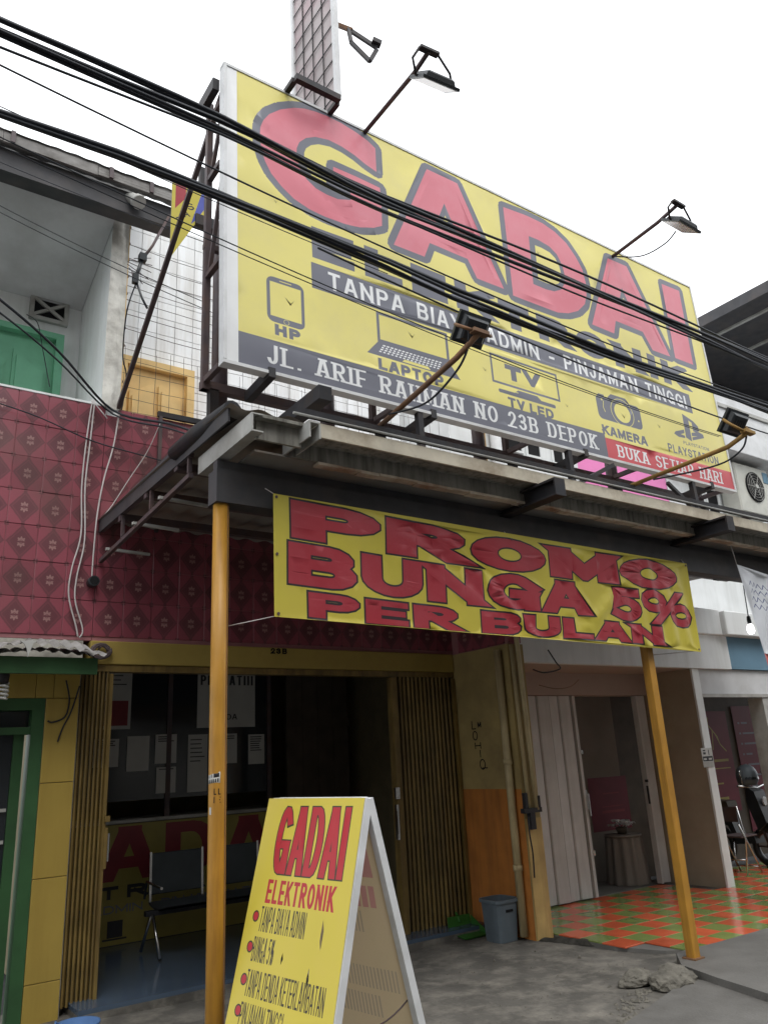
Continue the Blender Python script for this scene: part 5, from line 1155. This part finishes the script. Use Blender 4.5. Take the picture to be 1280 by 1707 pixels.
# ================================================================== PENNANT, ANTENNA
pe = thing('yellow_sign', 'yellow panel sign with red and blue shapes jutting out behind the billboard frame', 'sign', (1.9, 5.3, 5.5))
pts = [(.0, .0), (.21, .42), (.33, .62), (.33, .98), (-.01, .98)]
def pen(u, v): return (1.78 + u, 5.3, 5.515 + v)
def inside(p): return p
LY = [(1, [[(.03, .50), (.12, .64), (.12, .755), (.03, .755)]]), (2, [[(.17, .40), (.215, .46), (.31, .64), (.31, .755), (.26, .755)]]), (3, [q for k, ch in enumerate('TAS') for q in [[(a * .7 - b * .45 + .075 + .04 * k, b * .7 + a * .4 + .36 + .085 * k) for a, b in p] for p in text_polys(ch, 0, .07, 0, .08, .016, .014)]]),
      (None, [[(.0, .0), (.34, .0), (.34, .62), (.21, .42)]])]
printed('panel', pe, .34, .76, LY, [Q_yel, Q_red, mat('sign_blue', (.08, .10, .38), .4), N_blk], pen, step=1)
MB().add([(1.78, 5.312, 5.515), (1.99, 5.312, 5.935), (2.12, 5.312, 6.135), (2.12, 5.312, 6.27), (1.78, 5.312, 6.27)], [(0, 1, 2, 3, 4)]).build('panel_back', M_grey, pe)
MB().box(1.985, 2.25, 5.28, 5.36, 5.93, 6.03).build('bracket', M_black, pe)
bar('support', M_black, pe, (2.05, 5.33, 6.0), (2.05, 5.33, 6.55), .05); bar('support', M_black, pe, (2.05, 5.35, 6.4), (2.05, 5.95, 6.4), .04)
an = thing('antenna', 'broken television antenna with bent rods strapped before the white tiled wall', 'antenna', (1.75, 5.85, 5.3))
MB().tube([(1.965, 5.90, 6.42), (1.80, 5.82, 5.98), (1.715, 5.80, 5.80)], .012, 8).build('mast', M_dsteel, an)
MB().tube([(1.715, 5.80, 5.82), (1.655, 5.80, 5.56)], .016, 8).tube([(1.66, 5.80, 5.57), (1.72, 5.79, 5.40), (1.765, 5.78, 5.31)], .010, 8).build('boom', M_lampb, an)
MB().box(1.68, 1.74, 5.77, 5.83, 5.77, 5.84).box(1.635, 1.68, 5.775, 5.82, 5.53, 5.62).build('clamp', M_lampb, an)
for k in range(7):
    a = k * .42 - 1.2; z = 5.84 - .045 * k; x = 1.715 - .012 * k
    tube('rod', M_dsteel, an, [(x - .10 * math.cos(a), 5.80 - .02, z + .05 * math.sin(a)), (x + .12 * math.cos(a), 5.80 + .02, z - .07 * math.sin(a))], .0035, 5)

# ================================================================== CABLES
def cable(label, pts, r, group=None, m=M_black_cable, name='overhead_cable', n=6):
    o = MB().tube(pts, r, n).build(name, m); tag(o, label, 'cable', group); return o
G1 = 'upper overhead cable bundle'; G2 = 'lower overhead cable bundle'
def span(y, z, d, r, label, grp, tilt=0.0, x0=-2.0, x1=13.0, seed=0.0):
    kn = ((-3, .02), (.26, .085), (.76, .105), (1.27, .092), (2.15, .055), (2.75, .014), (4.04, 0), (5.24, .03), (6.15, .034), (9, .0), (14, -.1)) if d > .2 else ((-3, .04), (.2, .045), (1.19, .048), (2.17, -.022), (3.53, -.002), (5.37, .022), (6.33, .01), (9, -.03), (14, -.1))
    def zs(x):
        for (a, p), (b, q) in zip(kn, kn[1:]):
            if a <= x <= b: t = (x - a) / (b - a); t = t * t * (3 - 2 * t) * .5 + t * .5; return p + (q - p) * t
        return 0
    pts = []
    for i in range(61):
        t = i / 60; x = x0 + (x1 - x0) * t
        pts.append((x, y + .02 * math.sin(x * 1.3 + seed), z + tilt * (x - 3) + zs(x) + .006 * math.sin(x * 1.9 + seed * 2)))
    cable(label, pts, r, grp)
UP = ['thin topmost cable of the upper overhead bundle', 'thick third cable from the top of the upper overhead bundle', 'thick middle cable of the upper overhead bundle', 'thick third cable from the bottom of the upper overhead bundle', 'medium second cable from the bottom of the upper overhead bundle', 'thin lowest cable of the upper overhead bundle', 'second cable from the top of the upper overhead bundle']
for k, (dy, dz, r, tl) in enumerate(((0, .055, .008, .006), (.02, .022, .013, .004), (.0, .0, .012, -.004), (.03, -.03, .012, .002), (-.02, -.055, .009, -.003), (.01, -.085, .0065, .004), (.04, .035, .011, -.002))):
    span(3.0 + dy, 4.665 + dz, .05, r, UP[k], G1, tl, seed=k * 1.7)
LO = ['thick topmost cable of the lower overhead bundle', 'thick third cable of the lower overhead bundle', 'thick second cable of the lower overhead bundle', 'thinner lowest cable of the lower overhead bundle']
for k, (dy, dz, r, tl) in enumerate(((0, .012, .014, .003), (.015, -.012, .013, -.003), (.03, .002, .012, .000), (-.01, -.028, .010, -.006))):
    span(3.0 + dy, 4.168 + dz, .30, r, LO[k], G2, tl, seed=k * 2.3 + 1)
cable('thin single cable running between the two overhead bundles', [(x, 3.02, 4.42 - .045 * (x - .2) + .012 * (x - 3) ** 2) for x in [-1.5 + .3 * i for i in range(46)]], .005)
cable('thin pale wire sagging across the white sky on the left', [(x, 3.6, 4.87 - .10 * (x + .2) + .012 * (x) ** 2) for x in [-1.5 + .2 * i for i in range(22)]], .003)
cable('thin wire crossing the billboard along the lower icons', [(x, 3.2, 4.10 - .055 * (x - 1.3) + .014 * (x - 3.4) ** 2) for x in [-1.2 + .3 * i for i in range(24)]], .0035)
cable('thin doubled wire crossing the billboard along the lower icons', [(x, 3.22, 4.085 - .050 * (x - 1.3) + .013 * (x - 3.4) ** 2) for x in [-1.2 + .3 * i for i in range(24)]], .003)
cable('cable dropping from the right floodlight along the grey band', [(x, 3.0, 4.15 - .105 * (x - 1.8) + .0135 * (x - 1.8) ** 2) for x in [1.8 + .25 * i for i in range(32)]], .006)
cable('black service cable sagging from the left to the parapet corner', smoothpath([(-.2, 5.4, 5.28), (.62, 5.5, 4.86), (1.10, 5.8, 4.72), (1.66, 6.27, 4.54), (1.95, 5.6, 4.20), (2.09, 5.0, 3.86), (2.10, 4.5, 3.62)]), .011)
cable('second black service cable just under the first one', smoothpath([(-.2, 5.4, 5.15), (.62, 5.5, 4.76), (1.10, 5.8, 4.64), (1.66, 6.26, 4.50), (1.92, 5.6, 4.16), (2.05, 5.0, 3.83)]), .008)
cable('black cable crossing the red tiles below the parapet top', smoothpath([(.3, 6.27, 4.47), (1.0, 6.26, 4.36), (1.5, 6.26, 4.22), (1.95, 6.25, 4.16), (2.5, 6.25, 4.10)]), .006)
cable('thin wire crossing the recess at the upper left', sag((-.3, 5.9, 6.2), (2.3, 5.9, 5.62), .06), .004)
cable('another thin wire crossing the recess lower down', sag((-.3, 5.7, 5.98), (2.3, 5.7, 5.40), .05), .004)
cable('wire from the gutter across the fin wall to the frame', sag((-.3, 5.85, 6.42), (2.3, 5.6, 6.02), .04), .004)
cable('blue-green wire hanging from the antenna past the ochre door', smoothpath([(1.67, 5.80, 5.55), (1.63, 5.9, 5.3), (1.70, 6.2, 5.05), (1.78, 6.35, 4.95), (1.77, 6.36, 4.7), (1.76, 6.38, 4.58)]), .006)
cable('short black cable looping out of the frame by the vent block', smoothpath([(1.05, 7.2, 5.80), (1.12, 7.0, 5.62), (1.17, 6.9, 5.30), (1.2, 6.6, 4.8)]), .004)
for lab, pts in (('white cable hanging straight down the red tiles, leftmost of three', [(1.49, 6.28, 4.60), (1.46, 6.27, 4.2), (1.45, 6.27, 3.8), (1.47, 6.27, 3.4), (1.42, 6.27, 3.12), (1.41, 6.27, 2.9), (1.48, 6.27, 2.66), (1.50, 6.27, 2.58)]),
                 ('white cable twisting beside the leftmost one on the red tiles', [(1.51, 6.28, 4.60), (1.49, 6.265, 4.2), (1.475, 6.265, 3.8), (1.50, 6.265, 3.35), (1.46, 6.265, 3.05), (1.46, 6.265, 2.86), (1.53, 6.265, 2.64), (1.51, 6.265, 2.57)]),
                 ('white cable curving from the brace foot to the black wall hole', [(1.715, 6.27, 4.52), (1.68, 6.26, 4.2), (1.62, 6.26, 3.9), (1.585, 6.26, 3.6), (1.575, 6.26, 3.3), (1.575, 6.27, 3.05)]),
                 ('thin pale wire slanting over the red tiles to the canopy', [(2.02, 6.1, 4.42), (1.95, 6.2, 4.18), (1.82, 6.25, 3.92), (1.70, 6.26, 3.68), (1.63, 6.26, 3.57)])):
    cable(lab, smoothpath(pts), .0065 if 'thin' not in lab else .004, m=M_white_cable, name='wall_cable')
cable('short white cable end sticking out of the parapet top', [(1.51, 6.26, 4.56), (1.60, 6.2, 4.42)], .005, m=M_white_cable, name='wall_cable')
cable('dark loop of wire below the promo banner end', smoothpath([(5.62, 5.52, 2.32), (5.75, 5.5, 2.29), (5.98, 5.5, 2.33), (5.93, 5.5, 2.40), (5.86, 5.52, 2.52)]), .007, name='wall_cable')
cable('thin brown wire curling over the pink beam', smoothpath([(5.68, 5.52, 2.17), (5.95, 5.55, 2.14), (6.2, 5.58, 2.17), (6.35, 5.6, 2.24)]), .004, m=M_rust, name='wall_cable')
for lab, pts in (('dark wire looping over the yellow pilaster under the awning', [(1.42, 6.2, 2.24), (1.46, 6.23, 2.10), (1.44, 6.24, 1.98), (1.36, 6.24, 1.94), (1.32, 6.24, 1.95)]),
                 ('dark wire end dangling over the yellow pilaster', [(1.52, 6.2, 2.2), (1.48, 6.23, 2.02), (1.43, 6.24, 1.90), (1.40, 6.24, 1.80)])):
    cable(lab, smoothpath(pts), .006, name='wall_cable')
hl = thing('wall_pipe_end', 'black open pipe end sticking out of the red tiles under the canopy corner', 'pipe', (1.585, 6.27, 2.98))
MB().tube([(1.585, 6.22, 3.02), (1.585, 6.31, 3.02)], .042, 16).build('pipe', M_lampb, hl); MB().tube([(1.585, 6.2185, 3.02), (1.585, 6.2195, 3.02)], .034, 14).build('mouth', M_hole, hl)
cc = thing('cable_coil', 'dusty coil of cable under the red parapet beside the awning end', 'cable coil', (1.66, 6.2, 2.42))
MB().tube([(1.67 + (.05 + .0006 * k) * math.cos(k * .5), 6.235 + .001 * (k % 5), 2.47 + (.04 + .0004 * k) * math.sin(k * .5)) for k in range(52)], .010, 6).build('loops', M_dsteel, cc)
MB().bar((1.66, 6.27, 2.49), (1.66, 6.20, 2.50), .012).build('hook', M_dsteel, cc)
